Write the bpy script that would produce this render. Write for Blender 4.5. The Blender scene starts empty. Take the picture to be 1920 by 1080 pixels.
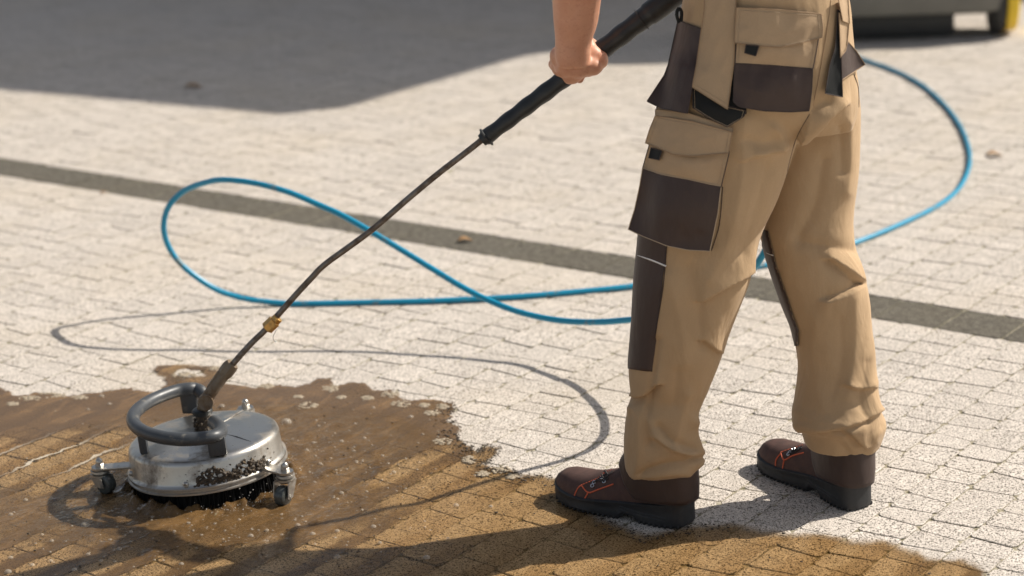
import bpy, bmesh, math, random
import numpy as np
from mathutils import Vector, Matrix, noise
from mathutils.bvhtree import BVHTree

random.seed(7)
rng = np.random.default_rng(7)
SC = bpy.context.scene
COL = SC.collection

# ------------------------------------------------------------ camera
FPX, PITCH, ROLL, CAMH = 4102.4, 0.2951, -0.0366, 1.65
cr, sr, cp, sp = math.cos(ROLL), math.sin(ROLL), math.cos(PITCH), math.sin(PITCH)
AX = np.array([cr, sr * sp, sr * cp]); UP = np.array([-sr, cr * sp, cr * cp]); FW = np.array([0, cp, -sp])
CC = np.array([0, 0, CAMH])
cd = bpy.data.cameras.new('camera'); cam = bpy.data.objects.new('camera', cd); COL.objects.link(cam)
cd.sensor_width = 36; cd.lens = FPX / 1920 * 36; cd.clip_end = 2000; cd.clip_start = 0.1
cam.matrix_world = Matrix(((AX[0], UP[0], -FW[0], 0), (AX[1], UP[1], -FW[1], 0), (AX[2], UP[2], -FW[2], CAMH), (0, 0, 0, 1)))
cd.dof.use_dof = True; cd.dof.focus_distance = 4.12; cd.dof.aperture_fstop = 3.0
SC.camera = cam

# ------------------------------------------------------------ light
SUNV = Vector((1.03, 0.37, 1.0)).normalized()
w = bpy.data.worlds.new('World'); SC.world = w; w.use_nodes = True
wn = w.node_tree; bgn = wn.nodes['Background']
sk = wn.nodes.new('ShaderNodeTexSky'); sk.sky_type = 'NISHITA'; sk.sun_disc = False
sk.sun_elevation = math.asin(SUNV.z); sk.sun_rotation = math.atan2(SUNV.x, SUNV.y)
sk.dust_density = 2.0; sk.air_density = 1.0; sk.ozone_density = 0.6
hsv = wn.nodes.new('ShaderNodeHueSaturation'); hsv.inputs['Saturation'].default_value = 0.5
wn.links.new(sk.outputs[0], hsv.inputs['Color']); wn.links.new(hsv.outputs[0], bgn.inputs[0]); bgn.inputs[1].default_value = 0.076
sl = bpy.data.lights.new('sun', 'SUN'); so = bpy.data.objects.new('sun', sl); COL.objects.link(so)
sl.energy = 4.1; sl.angle = math.radians(0.45); sl.color = (1.0, 0.93, 0.83)
so.rotation_euler = SUNV.to_track_quat('Z', 'Y').to_euler(); so.location = (6, 3, 8)
SC.view_settings.view_transform = 'Standard'; SC.view_settings.look = 'None'
SC.view_settings.exposure = 0.58; SC.view_settings.gamma = 1.0; SC.view_settings.use_curve_mapping = False
SC.cycles.use_denoising = True; SC.cycles.max_bounces = 8; SC.cycles.transparent_max_bounces = 12

# ------------------------------------------------------------ helpers
def ray(x, y): return (x - 960) / FPX * AX - (y - 540) / FPX * UP + FW
def atz(x, y, z=0.0):
    d = ray(x, y); return CC + (z - CAMH) / d[2] * d
def aty(x, y, Y):
    d = ray(x, y); return CC + Y / d[1] * d
def prj(p):
    q = np.asarray(p, float) - CC; wv = q @ FW
    return 960 + FPX * (q @ AX) / wv, 540 - FPX * (q @ UP) / wv

def thing(name, label, cat, loc=(0, 0, 0), group=None):
    o = bpy.data.objects.new(name, None); COL.objects.link(o); o.location = loc
    o.empty_display_size = 0.05
    tag(o, label, cat, group); return o
def tag(o, label=None, cat=None, group=None, kind=None):
    if label: o['label'] = label
    if cat: o['category'] = cat
    if group: o['group'] = group
    if kind: o['kind'] = kind
    return o
def wloc(p):
    l = Vector((0, 0, 0))
    while p is not None: l += p.location; p = p.parent
    return l
def link(name, me, mat=None, parent=None, smooth=True):
    """mesh given in world coordinates; moved into the parent's frame (parents are only translated)"""
    o = bpy.data.objects.new(name, me); COL.objects.link(o)
    if mat and not me.materials: me.materials.append(mat)
    if parent:
        off = wloc(parent)
        if off.length > 0: me.transform(Matrix.Translation(-off))
        o.parent = parent
    if smooth: me.polygons.foreach_set('use_smooth', [True] * len(me.polygons))
    me.update(); return o
def mk(name, vs, fs, mat=None, parent=None, smooth=True, sharp=None):
    me = bpy.data.meshes.new(name); me.from_pydata([tuple(map(float, v)) for v in vs], [], fs)
    bm = bmesh.new(); bm.from_mesh(me); bmesh.ops.recalc_face_normals(bm, faces=bm.faces); bm.to_mesh(me); bm.free()
    if sharp and smooth:
        me.polygons.foreach_set('use_smooth', [True] * len(me.polygons)); me.set_sharp_from_angle(angle=math.radians(sharp))
    return link(name, me, mat, parent, smooth)
class MB:
    def __init__(s): s.v = []; s.f = []
    def add(s, vs, fs):
        n = len(s.v); s.v += [tuple(map(float, v)) for v in vs]; s.f += [tuple(i + n for i in f) for f in fs]; return s
    def build(s, name, mat, parent=None, smooth=True, sharp=35): return mk(name, s.v, s.f, mat, parent, smooth, sharp)
def cat(P, n=6, closed=False):
    P = [np.asarray(p, float) for p in P]; m = len(P); out = []
    rngk = range(m) if closed else range(m - 1)
    for i in rngk:
        if closed: a, b, c, d = P[(i - 1) % m], P[i], P[(i + 1) % m], P[(i + 2) % m]
        else: a, b, c, d = P[max(i - 1, 0)], P[i], P[i + 1], P[min(i + 2, m - 1)]
        for k in range(n):
            t = k / n
            out.append(0.5 * ((2 * b) + (-a + c) * t + (2 * a - 5 * b + 4 * c - d) * t * t + (-a + 3 * b - 3 * c + d) * t ** 3))
    if not closed: out.append(P[-1])
    return out
def tubeg(P, r, seg=12, closed=False, cap=True, flat=1.0):
    P = [Vector(p) for p in P]; n = len(P)
    rs = r if hasattr(r, '__len__') else [r] * n
    vs = []; fs = []; nrm = None
    for i in range(n):
        if closed: t = (P[(i + 1) % n] - P[i - 1]).normalized()
        else: t = (P[min(i + 1, n - 1)] - P[max(i - 1, 0)]).normalized()
        if nrm is None:
            nrm = t.cross(Vector((0, 0, 1)))
            if nrm.length < 1e-3: nrm = t.cross(Vector((1, 0, 0)))
            nrm.normalize()
        else: nrm = (nrm - t * nrm.dot(t)).normalized()
        b = t.cross(nrm)
        for k in range(seg):
            a = 2 * math.pi * k / seg
            vs.append(P[i] + (nrm * math.cos(a) + b * math.sin(a) * flat) * rs[i])
    m = n if closed else n - 1
    for i in range(m):
        for k in range(seg):
            a = i * seg + k; b2 = i * seg + (k + 1) % seg; c = ((i + 1) % n) * seg + (k + 1) % seg; d = ((i + 1) % n) * seg + k
            fs.append((a, b2, c, d))
    if cap and not closed:
        fs.append(tuple(range(seg))[::-1]); fs.append(tuple((n - 1) * seg + k for k in range(seg)))
    return vs, fs
def latheg(prof, c=(0, 0, 0), axis=(0, 0, 1), seg=32, a0=0):
    """prof: (r, h) along axis"""
    ax = Vector(axis).normalized(); q = ax.to_track_quat('Z', 'Y').to_matrix(); c = Vector(c)
    vs = []; fs = []; n = len(prof)
    for r, h in prof:
        for k in range(seg):
            a = a0 + 2 * math.pi * k / seg
            vs.append(c + q @ Vector((r * math.cos(a), r * math.sin(a), h)))
    for i in range(n - 1):
        for k in range(seg):
            fs.append((i * seg + k, i * seg + (k + 1) % seg, (i + 1) * seg + (k + 1) % seg, (i + 1) * seg + k))
    fs.append(tuple(range(seg))[::-1]); fs.append(tuple((n - 1) * seg + k for k in range(seg)))
    return vs, fs
def boxg(c, s, M=None, bev=0.0):
    bm = bmesh.new(); bmesh.ops.create_cube(bm, size=1)
    bmesh.ops.scale(bm, vec=s, verts=bm.verts)
    if bev: bmesh.ops.bevel(bm, geom=bm.edges[:] , offset=bev, segments=2, affect='EDGES', profile=0.6)
    if M is not None: bmesh.ops.transform(bm, matrix=M, verts=bm.verts)
    bmesh.ops.translate(bm, vec=c, verts=bm.verts)
    bm.verts.index_update()
    vs = [v.co.copy() for v in bm.verts]; fs = [tuple(v.index for v in f.verts) for f in bm.faces]; bm.free(); return vs, fs
def ellg(c, r, M=None, seg=16, rn=10):
    vs = []; fs = []
    for i in range(rn + 1):
        th = math.pi * i / rn
        for k in range(seg):
            a = 2 * math.pi * k / seg
            p = Vector((r[0] * math.sin(th) * math.cos(a), r[1] * math.sin(th) * math.sin(a), r[2] * math.cos(th)))
            if M is not None: p = M @ p
            vs.append(p + Vector(c))
    for i in range(rn):
        for k in range(seg):
            fs.append((i * seg + k, (i + 1) * seg + k, (i + 1) * seg + (k + 1) % seg, i * seg + (k + 1) % seg))
    return vs, fs

# ------------------------------------------------------------ materials
def newmat(name):
    m = bpy.data.materials.new(name); m.use_nodes = True; nt = m.node_tree
    return m, nt, nt.nodes['Principled BSDF']
def N(nt, t, **k):
    n = nt.nodes.new(t)
    for a, b in k.items():
        if a == 'i':
            for kk, vv in b.items(): n.inputs[kk].default_value = vv
        else: setattr(n, a, b)
    return n
def L(nt, a, b): nt.links.new(a, b)
def math_n(nt, op, a, b=None, c=None, clamp=False):
    n = nt.nodes.new('ShaderNodeMath'); n.operation = op; n.use_clamp = clamp
    for i, v in enumerate((a, b, c)):
        if v is None: continue
        if hasattr(v, 'is_output') or hasattr(v, 'links'): nt.links.new(v, n.inputs[i])
        else: n.inputs[i].default_value = v
    return n.outputs[0]
def mixc(nt, f, a, b, bt='MIX'):
    n = nt.nodes.new('ShaderNodeMix'); n.data_type = 'RGBA'; n.blend_type = bt
    for s, v in ((n.inputs['Factor'], f), (n.inputs['A'], a), (n.inputs['B'], b)):
        if hasattr(v, 'links'): nt.links.new(v, s)
        elif isinstance(v, (int, float)): s.default_value = v
        else: s.default_value = (*v, 1)
    # colour sockets are the third A/B pair
    return n
def MIX(nt, f, a, b, bt='MIX'):
    n = nt.nodes.new('ShaderNodeMix'); n.data_type = 'RGBA'; n.blend_type = bt
    for idx, v in ((0, f), (6, a), (7, b)):
        s = n.inputs[idx]
        if hasattr(v, 'links'): nt.links.new(v, s)
        elif isinstance(v, (int, float)): s.default_value = v
        else: s.default_value = (*v, 1)
    return n.outputs[2]
def ramp(nt, f, stops):
    n = nt.nodes.new('ShaderNodeValToRGB'); nt.links.new(f, n.inputs[0]); e = n.color_ramp.elements
    while len(e) > 1: e.remove(e[0])
    e[0].position = stops[0][0]; e[0].color = (*stops[0][1], 1) if len(stops[0][1]) == 3 else stops[0][1]
    for p, c in stops[1:]:
        x = e.new(p); x.color = (*c, 1)
    return n.outputs[0]
def g3(v): return (v, v, v)
def pos(nt): return N(nt, 'ShaderNodeNewGeometry').outputs['Position']
def objc(nt): return N(nt, 'ShaderNodeTexCoord').outputs['Object']
def noi(nt, vec, scale, detail=2, rough=0.5, dist=0.0):
    n = N(nt, 'ShaderNodeTexNoise', i={'Scale': scale, 'Detail': detail, 'Roughness': rough, 'Distortion': dist})
    L(nt, vec, n.inputs['Vector']); return n.outputs['Fac']
def bump(nt, bs, h, strength=0.3, dist=0.002, normal=None):
    b = N(nt, 'ShaderNodeBump', i={'Strength': strength, 'Distance': dist}); L(nt, h, b.inputs['Height'])
    if normal is not None: L(nt, normal, b.inputs['Normal'])
    if bs is not None: L(nt, b.outputs[0], bs.inputs['Normal'])
    return b.outputs[0]
def simple(name, col, rough=0.6, metal=0.0, nscale=30, namp=0.25, bs=0.15, bdist=0.001, bscale=200, dirt=None, spec=None, dscale=8, dth=(0.5, 0.7)):
    m, nt, b = newmat(name); p = objc(nt)
    n1 = noi(nt, p, nscale, 4, 0.6)
    c = MIX(nt, n1, tuple(x * (1 - namp) for x in col), tuple(min(1, x * (1 + namp)) for x in col))
    r = math_n(nt, 'ADD', rough - 0.1, math_n(nt, 'MULTIPLY', noi(nt, p, nscale * 2.3, 3), 0.2))
    if dirt:
        f = ramp(nt, noi(nt, p, dscale, 6, 0.7), [(dth[0], g3(0)), (dth[1], g3(1))])
        c = MIX(nt, f, c, dirt); r = math_n(nt, 'ADD', r, math_n(nt, 'MULTIPLY', f, 0.3), clamp=True)
        mt = math_n(nt, 'MULTIPLY', math_n(nt, 'SUBTRACT', 1.0, math_n(nt, 'MULTIPLY', f, 0.8)), metal); L(nt, mt, b.inputs['Metallic'])
    else: b.inputs['Metallic'].default_value = metal
    L(nt, c, b.inputs['Base Color']); L(nt, r, b.inputs['Roughness'])
    if spec is not None: b.inputs['Specular IOR Level'].default_value = spec
    bump(nt, b, noi(nt, p, bscale, 3, 0.6), bs, bdist)
    return m

# pavers
def stone_mat(name, light, dark, moss=(0.09, 0.085, 0.04), MOT=0.35):
    m, nt, b = newmat(name); p = pos(nt)
    at = N(nt, 'ShaderNodeAttribute', attribute_name='pv').outputs['Fac']
    ed = N(nt, 'ShaderNodeAttribute', attribute_name='edge').outputs['Fac']
    warp = N(nt, 'ShaderNodeVectorMath', operation='ADD'); L(nt, p, warp.inputs[0])
    cb = N(nt, 'ShaderNodeCombineXYZ'); L(nt, math_n(nt, 'MULTIPLY', at, 7.3), cb.inputs[0]); L(nt, math_n(nt, 'MULTIPLY', at, 3.1), cb.inputs[2])
    L(nt, cb.outputs[0], warp.inputs[1]); q = warp.outputs[0]
    base = MIX(nt, at, tuple(x * 0.91 for x in light), tuple(min(1, x * 1.05) for x in light))
    base = MIX(nt, ramp(nt, noi(nt, q, 22, 4, 0.6), [(0.35, g3(0)), (0.75, g3(0.35))]), base, tuple(x * 0.72 for x in light))
    mot = noi(nt, p, 48, 3, 0.65); base = MIX(nt, ramp(nt, mot, [(0.38, g3(MOT)), (0.58, g3(0))]), base, tuple(x * 0.55 for x in light))
    sp1 = ramp(nt, noi(nt, q, 235, 2, 0.6), [(0.39, g3(0.95)), (0.47, g3(0))])
    sp2 = ramp(nt, noi(nt, q, 470, 2, 0.6), [(0.40, g3(0.9)), (0.48, g3(0))])
    sp3 = ramp(nt, noi(nt, q, 170, 2, 0.6), [(0.60, g3(0)), (0.68, g3(0.55))])
    c = MIX(nt, sp3, base, tuple(min(1, x * 1.22) for x in light))
    c = MIX(nt, sp2, c, tuple(x * 2.2 for x in dark)); c = MIX(nt, sp1, c, dark)
    bigst = ramp(nt, noi(nt, p, 1.7, 5, 0.65), [(0.45, g3(0)), (0.8, g3(0.35))])
    c = MIX(nt, bigst, c, tuple(x * y for x, y in zip(light, (0.68, 0.62, 0.5))))
    e2 = math_n(nt, 'MULTIPLY', ed, ramp(nt, noi(nt, p, 60, 3), [(0.38, g3(0.03)), (0.64, g3(0.7))]))
    c = MIX(nt, e2, c, moss)
    L(nt, c, b.inputs['Base Color']); b.inputs['Roughness'].default_value = 0.9; b.inputs['Specular IOR Level'].default_value = 0.2
    bump(nt, b, noi(nt, q, 300, 3, 0.7), 0.55, 0.0012)
    return m
M_STONE = stone_mat('paver_stone', (0.72, 0.655, 0.585), (0.07, 0.06, 0.048))
M_STRIP = stone_mat('strip_stone', (0.175, 0.158, 0.128), (0.03, 0.028, 0.022), (0.07, 0.062, 0.04), 1.0)
def ground_mat():
    m, nt, b = newmat('ground_soil'); p = pos(nt)
    n = noi(nt, p, 90, 4, 0.7)
    near = ramp(nt, n, [(0.33, (0.06, 0.052, 0.022)), (0.48, (0.27, 0.24, 0.16)), (0.66, (0.50, 0.45, 0.37))])
    L(nt, near, b.inputs['Base Color']); b.inputs['Roughness'].default_value = 0.95
    bump(nt, b, n, 0.6, 0.003); return m
M_SOIL = ground_mat()
def plaza_mat():
    m, nt, b = newmat('far_paving'); p = pos(nt)
    vr = N(nt, 'ShaderNodeVectorRotate', rotation_type='Z_AXIS', i={'Angle': -0.9427}); L(nt, p, vr.inputs['Vector'])
    br = N(nt, 'ShaderNodeTexBrick', offset=0.37, squash=1.0, i={'Scale': 1.0, 'Mortar Size': 0.0022, 'Mortar Smooth': 0.3, 'Brick Width': 0.083, 'Row Height': 0.0957})
    br.inputs['Color1'].default_value = (0.62, 0.565, 0.50, 1); br.inputs['Color2'].default_value = (0.68, 0.62, 0.555, 1); br.inputs['Mortar'].default_value = (0.28, 0.25, 0.17, 1)
    L(nt, vr.outputs[0], br.inputs['Vector'])
    c = MIX(nt, ramp(nt, noi(nt, p, 235, 2, 0.6), [(0.39, g3(0.9)), (0.47, g3(0))]), br.outputs['Color'], (0.08, 0.07, 0.055))
    c = MIX(nt, ramp(nt, noi(nt, p, 1.7, 5, 0.65), [(0.45, g3(0)), (0.8, g3(0.35))]), c, (0.45, 0.39, 0.29))
    L(nt, c, b.inputs['Base Color']); b.inputs['Roughness'].default_value = 0.9; return m
M_PLAZA = plaza_mat()

# cloth
def cloth_mat(name, col, rough=0.85, sheen=0.12, weave=900, bs=0.25, wr=0.5, stain=0.18, spec=0.3):
    m, nt, b = newmat(name); p = pos(nt)
    sep = N(nt, 'ShaderNodeSeparateXYZ'); L(nt, p, sep.inputs[0])
    a = math_n(nt, 'SINE', math_n(nt, 'MULTIPLY', math_n(nt, 'ADD', sep.outputs[0], math_n(nt, 'ADD', sep.outputs[1], sep.outputs[2])), weave * 3))
    n0 = noi(nt, p, 9, 5, 0.6); n1 = noi(nt, p, 600, 2, 0.6)
    c = MIX(nt, n0, tuple(x * (1 - stain) for x in col), tuple(min(1, x * (1 + stain)) for x in col))
    c = MIX(nt, math_n(nt, 'MULTIPLY', n1, 0.45), c, tuple(x * 0.55 for x in col))
    L(nt, c, b.inputs['Base Color']); b.inputs['Roughness'].default_value = rough
    b.inputs['Sheen Weight'].default_value = sheen; b.inputs['Sheen Roughness'].default_value = 0.4
    b.inputs['Specular IOR Level'].default_value = spec
    wv = N(nt, 'ShaderNodeMapping', i={'Scale': (1.0, 1.0, 0.45)}); L(nt, p, wv.inputs[0])
    big = bump(nt, None, noi(nt, wv.outputs[0], 16, 3, 0.5, 0.6), wr, 0.012)
    mid = bump(nt, None, noi(nt, wv.outputs[0], 70, 3, 0.55, 0.4), wr * 0.6, 0.0025, big)
    h = math_n(nt, 'ADD', math_n(nt, 'MULTIPLY', a, 0.3), n1)
    bump(nt, b, h, bs, 0.0006, mid)
    return m
M_TAN = cloth_mat('tan_twill', (0.45, 0.31, 0.178))
M_TAN2 = cloth_mat('tan_twill_pocket', (0.44, 0.31, 0.19), wr=0.22)
M_BRN = cloth_mat('brown_canvas', (0.046, 0.025, 0.019), rough=0.58, sheen=0.06, wr=0.3, spec=0.5)
M_BLK = cloth_mat('black_canvas', (0.012, 0.013, 0.013), rough=0.8, wr=0.15, sheen=0.1)
M_WHT = simple('white_piping', (0.75, 0.73, 0.7), 0.6)
M_THR = simple('pale_thread', (0.30, 0.20, 0.115), 0.8)
M_STI = simple('stitch_thread', (0.40, 0.30, 0.20), 0.8)
M_THD = simple('dark_thread', (0.05, 0.035, 0.03), 0.8)
M_SHIRT = cloth_mat('grey_jersey', (0.14, 0.15, 0.17))
def skin_mat():
    m, nt, b = newmat('skin'); p = pos(nt)
    c = MIX(nt, noi(nt, p, 28, 5, 0.65), (0.50, 0.235, 0.145), (0.66, 0.36, 0.235))
    c = MIX(nt, ramp(nt, noi(nt, p, 180, 3), [(0.55, g3(0)), (0.75, g3(0.4))]), c, (0.40, 0.15, 0.10))
    L(nt, c, b.inputs['Base Color']); b.inputs['Roughness'].default_value = 0.5
    b.inputs['Subsurface Weight'].default_value = 0.25; b.inputs['Subsurface Radius'].default_value = (0.012, 0.004, 0.002); b.inputs['Subsurface Scale'].default_value = 1.0
    vo = N(nt, 'ShaderNodeTexVoronoi', i={'Scale': 700}); L(nt, p, vo.inputs['Vector'])
    big = bump(nt, None, noi(nt, p, 60, 4, 0.6), 0.25, 0.002)
    bump(nt, b, vo.outputs['Distance'], 0.15, 0.0005, big); return m
M_SKIN = skin_mat()
M_HAIR = simple('hair', (0.05, 0.03, 0.02), 0.5, bs=0.6, bscale=300)
# boots
M_LEATH = simple('brown_boot_leather', (0.070, 0.034, 0.026), 0.75, nscale=60, namp=0.6, bs=0.35, bscale=420, dirt=(0.10, 0.06, 0.045), dscale=30, dth=(0.55, 0.8))
M_SOLE = simple('black_rubber_sole', (0.019, 0.020, 0.022), 0.6, nscale=50, namp=0.4, bs=0.3, bscale=300, dirt=(0.075, 0.065, 0.052), dscale=25, dth=(0.55, 0.85))
M_ORNG = simple('orange_thread', (0.62, 0.12, 0.05), 0.7)
M_EYE = simple('steel_eyelet', (0.55, 0.56, 0.58), 0.3, 1.0)
M_LACE = simple('dark_lace', (0.03, 0.025, 0.025), 0.8)
# machine
def steel_mat(name, col, r0, dirtamt=(0.56, 0.74), aniso=False):
    m, nt, b = newmat(name); p = objc(nt)
    f = ramp(nt, noi(nt, p, 14, 7, 0.72), [(dirtamt[0], g3(0)), (dirtamt[1], g3(0.9))])
    sp_ = ramp(nt, noi(nt, p, 150, 4, 0.7), [(0.64, g3(0)), (0.70, g3(1))])
    f = math_n(nt, 'MAXIMUM', f, sp_)
    c = MIX(nt, noi(nt, p, 5, 4, 0.6), tuple(x * 0.75 for x in col), col)
    c = MIX(nt, f, c, (0.10, 0.068, 0.036))
    L(nt, c, b.inputs['Base Color'])
    L(nt, math_n(nt, 'SUBTRACT', 1.0, math_n(nt, 'MULTIPLY', f, 0.85)), b.inputs['Metallic'])
    r = math_n(nt, 'ADD', r0, math_n(nt, 'ADD', math_n(nt, 'MULTIPLY', noi(nt, p, 40, 5, 0.7), 0.22), math_n(nt, 'MULTIPLY', f, 0.35)), clamp=True)
    L(nt, r, b.inputs['Roughness'])
    st = N(nt, 'ShaderNodeMapping', i={'Scale': (3, 3, 400)}); L(nt, p, st.inputs[0])
    bump(nt, b, math_n(nt, 'ADD', noi(nt, p, 90, 4, 0.6), math_n(nt, 'MULTIPLY', noi(nt, st.outputs[0], 3, 2), 0.3)), 0.12, 0.0006)
    return m
M_STEEL = steel_mat('stainless_steel', (0.55, 0.53, 0.49), 0.22, (0.50, 0.70))
M_STEELD = steel_mat('worn_steel', (0.50, 0.48, 0.44), 0.28, (0.48, 0.62))
M_GRIP = simple('grey_handle_rubber', (0.045, 0.05, 0.056), 0.42, nscale=30, namp=0.35, bs=0.2, bscale=250, dirt=(0.15, 0.14, 0.12), dscale=40, dth=(0.58, 0.7))
M_BLKP = simple('black_plastic', (0.016, 0.018, 0.019), 0.45, bs=0.12, dirt=(0.05, 0.045, 0.035), dscale=18, dth=(0.55, 0.8))
M_ROD = simple('weathered_steel_rod', (0.20, 0.175, 0.15), 0.38, 0.7, nscale=60, namp=0.6, bs=0.3, dirt=(0.085, 0.055, 0.035), dscale=35, dth=(0.45, 0.62))
M_RODL = simple('muddy_lance_tube', (0.20, 0.16, 0.115), 0.5, 0.5, nscale=60, namp=0.5, bs=0.3, dirt=(0.12, 0.075, 0.04), dscale=30, dth=(0.42, 0.6))
M_BRASS = simple('brass', (0.62, 0.37, 0.12), 0.38, 0.9, nscale=60, bs=0.2, dirt=(0.2, 0.12, 0.05), dscale=60)
M_WHEEL = simple('wet_wheel_rubber', (0.05, 0.055, 0.052), 0.25, nscale=50, namp=0.4, bs=0.1)
M_DEBR = simple('mud_debris', (0.042, 0.029, 0.018), 0.6, nscale=150, namp=0.8, dirt=(.16, .115, .065), dscale=220, dth=(.55, .62), bs=0.8, bscale=250, bdist=0.003)
M_BRUSH = simple('black_bristles', (0.008, 0.008, 0.008), 0.85, spec=0.1, bs=0.5, bscale=300)
def hose_mat():
    m, nt, b = newmat('blue_hose_rubber'); p = pos(nt)
    f = ramp(nt, noi(nt, p, 26, 5, 0.75), [(0.575, g3(0)), (0.64, g3(0.85))])
    c = MIX(nt, noi(nt, p, 12, 3), (0.001, 0.21, 0.36), (0.002, 0.27, 0.44)); c = MIX(nt, f, c, (0.16, 0.20, 0.19))
    L(nt, c, b.inputs['Base Color']); b.inputs['Roughness'].default_value = 0.32
    bump(nt, b, noi(nt, p, 250, 3), 0.15, 0.0006); return m
M_HOSE = hose_mat()

# ------------------------------------------------------------ ground and paving
YAW = 0.9427
U = np.array([math.cos(YAW), math.sin(YAW)]); V = np.array([-U[1], U[0]])
V0, W = 1.7177, 0.0957
def XY(u_, v_): return u_ * U + v_ * V
S0, S1 = 4.615, 4.781
u_min, u_max, v_min, v_max = 2.05, 9.4, 0.95, 8.55
GZ = -0.0022
ground = mk('ground', [(-600, -600, GZ), (600, -600, GZ), (600, 600, GZ), (-600, 600, GZ)], [(0, 1, 2, 3)], M_SOIL, None, False)
tag(ground, kind='structure')
# paving beyond the modelled stones
pav = MB()
def q4(u0, u1, v0, v1, z): return [(*XY(u0, v0), z), (*XY(u1, v0), z), (*XY(u1, v1), z), (*XY(u0, v1), z)]
R = 400
for a in ((-R, u_min, -R, R), (u_max, R, -R, R), (u_min, u_max, -R, v_min), (u_min, u_max, v_max, R)):
    pav.add(q4(*a, -0.001), [(0, 1, 2, 3)])
tag(pav.build('pavement', M_PLAZA, None, False), kind='structure')
plaza = bpy.data.objects.new('paved_plaza', None); COL.objects.link(plaza); plaza['kind'] = 'structure'

def stone(c4, gap=0.0005, bev=0.0015, depth=0.012, fine=True, jit=0.0009):
    if not fine: bev = 0.0007; gap = 0.0002; jit = 0.0005
    """c4: four uv corners anticlockwise. returns verts, faces, edge flags"""
    c = np.array(c4); mid = c.mean(0)
    pts = []
    for i in range(4):
        a, b = c[i], c[(i + 1) % 4]; e = b - a; l = np.linalg.norm(e); e = e / l
        if fine:
            rr = 0.006 + rng.random() * 0.005
            pts.append(a + e * rr); pts.append(a + e * l * (0.5 + rng.uniform(-.15, .15))); pts.append(b - e * rr)
        else: pts.append(a)
    pts = np.array(pts)
    d = mid - pts; d /= np.linalg.norm(d, axis=1)[:, None]
    out = pts + d * (gap + (rng.random(len(pts)) * jit)[:, None])
    inn = out + d * (bev * (0.8 + rng.random(len(pts)) * 0.6))[:, None]
    h = rng.normal(0, 0.0006); tx, ty = rng.normal(0, 0.003, 2)
    def zz(p): return h + (p[0] - mid[0]) * tx + (p[1] - mid[1]) * ty
    n = len(pts)
    vs = [(*XY(*p), zz(p)) for p in inn] + [(*XY(*p), zz(p) - bev * 0.75) for p in out] + [(*XY(*p), -depth - 0.001) for p in out]
    fs = [tuple(range(n))] + [(i, i + n, (i + 1) % n + n, (i + 1) % n) for i in range(n)] + [(i + n, i + 2 * n, (i + 1) % n + 2 * n, (i + 1) % n + n) for i in range(n)]
    ed = [0.0] * n + [1.0 if fine else 0.45] * (2 * n)
    return vs, fs, ed
def stone_mesh(name, lst, mat, parent, kind=None):
    vs = []; fs = []; ed = []; pv = []
    for v, f, e in lst:
        n = len(vs); vs += v; fs += [tuple(i + n for i in q) for q in f]; ed += e; pv += [rng.random()] * len(v)
    me = bpy.data.meshes.new(name); me.from_pydata([tuple(map(float, v)) for v in vs], [], fs)
    me.validate()
    a = me.attributes.new('edge', 'FLOAT', 'POINT'); a.data.foreach_set('value', ed)
    a = me.attributes.new('pv', 'FLOAT', 'POINT'); a.data.foreach_set('value', pv)
    o = link(name, me, mat, parent, False)
    if kind: o['kind'] = kind
    return o
cells = []
n0 = int((v_min - V0) // W); n1 = int((v_max - V0) // W)
for n in range(n0, n1 + 1):
    va, vb = V0 + n * W, V0 + (n + 1) * W
    for (ua, ub) in ((u_min, S0 - 0.002), (S1 + 0.002, u_max)):
        u = ua + (0 if ua > 4 else -rng.random() * 0.08); prev = (u, u); sgn = 1
        while u < ub - 0.001:
            ln = rng.choice([0.062, 0.072, 0.083, 0.095, 0.108]) + rng.uniform(-.004, .004)
            nu = u + ln; sgn = -sgn; k = sgn * rng.uniform(0.001, 0.0055)
            cur = (nu - k, nu + k)
            if nu > ub - 0.05: cur = (ub, ub); nu = ub
            cells.append([(prev[0], va), (cur[0], va), (cur[1], vb), (prev[1], vb)])
            prev = cur; u = nu
def pxarea(c):
    P = [prj((*XY(*p), 0)) for p in c]; x = [p[0] for p in P]; y = [p[1] for p in P]
    inside = (max(x) > 0 and min(x) < 1920 and max(y) > 0 and min(y) < 1080)
    A = 0.5 * abs(sum(x[i] * y[(i + 1) % 4] - x[(i + 1) % 4] * y[i] for i in range(4)))
    return A if inside else 0
ar = np.array([pxarea(c) for c in cells]); order = np.argsort(-ar)
near = set(order[:300].tolist()); far = []
for i, c in enumerate(cells):
    if i in near: stone_mesh('paver', [stone(c)], M_STONE, plaza)
    else: far.append(stone(c, fine=ar[i] > 300))
stone_mesh('paver', far, M_STONE, plaza, 'stuff')
v = v_min; off = []
while v < v_max:
    ln = 0.165 + rng.uniform(-.003, .003)
    c = [(S0, v), (S1, v), (S1, v + ln), (S0, v + ln)]
    s = stone(c, gap=0.0014)
    if pxarea(c) > 0: stone_mesh('strip_stone', [s], M_STRIP, plaza)
    else: off.append(s)
    v += ln
stone_mesh('strip_stone', off, M_STRIP, plaza, 'stuff')
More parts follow.
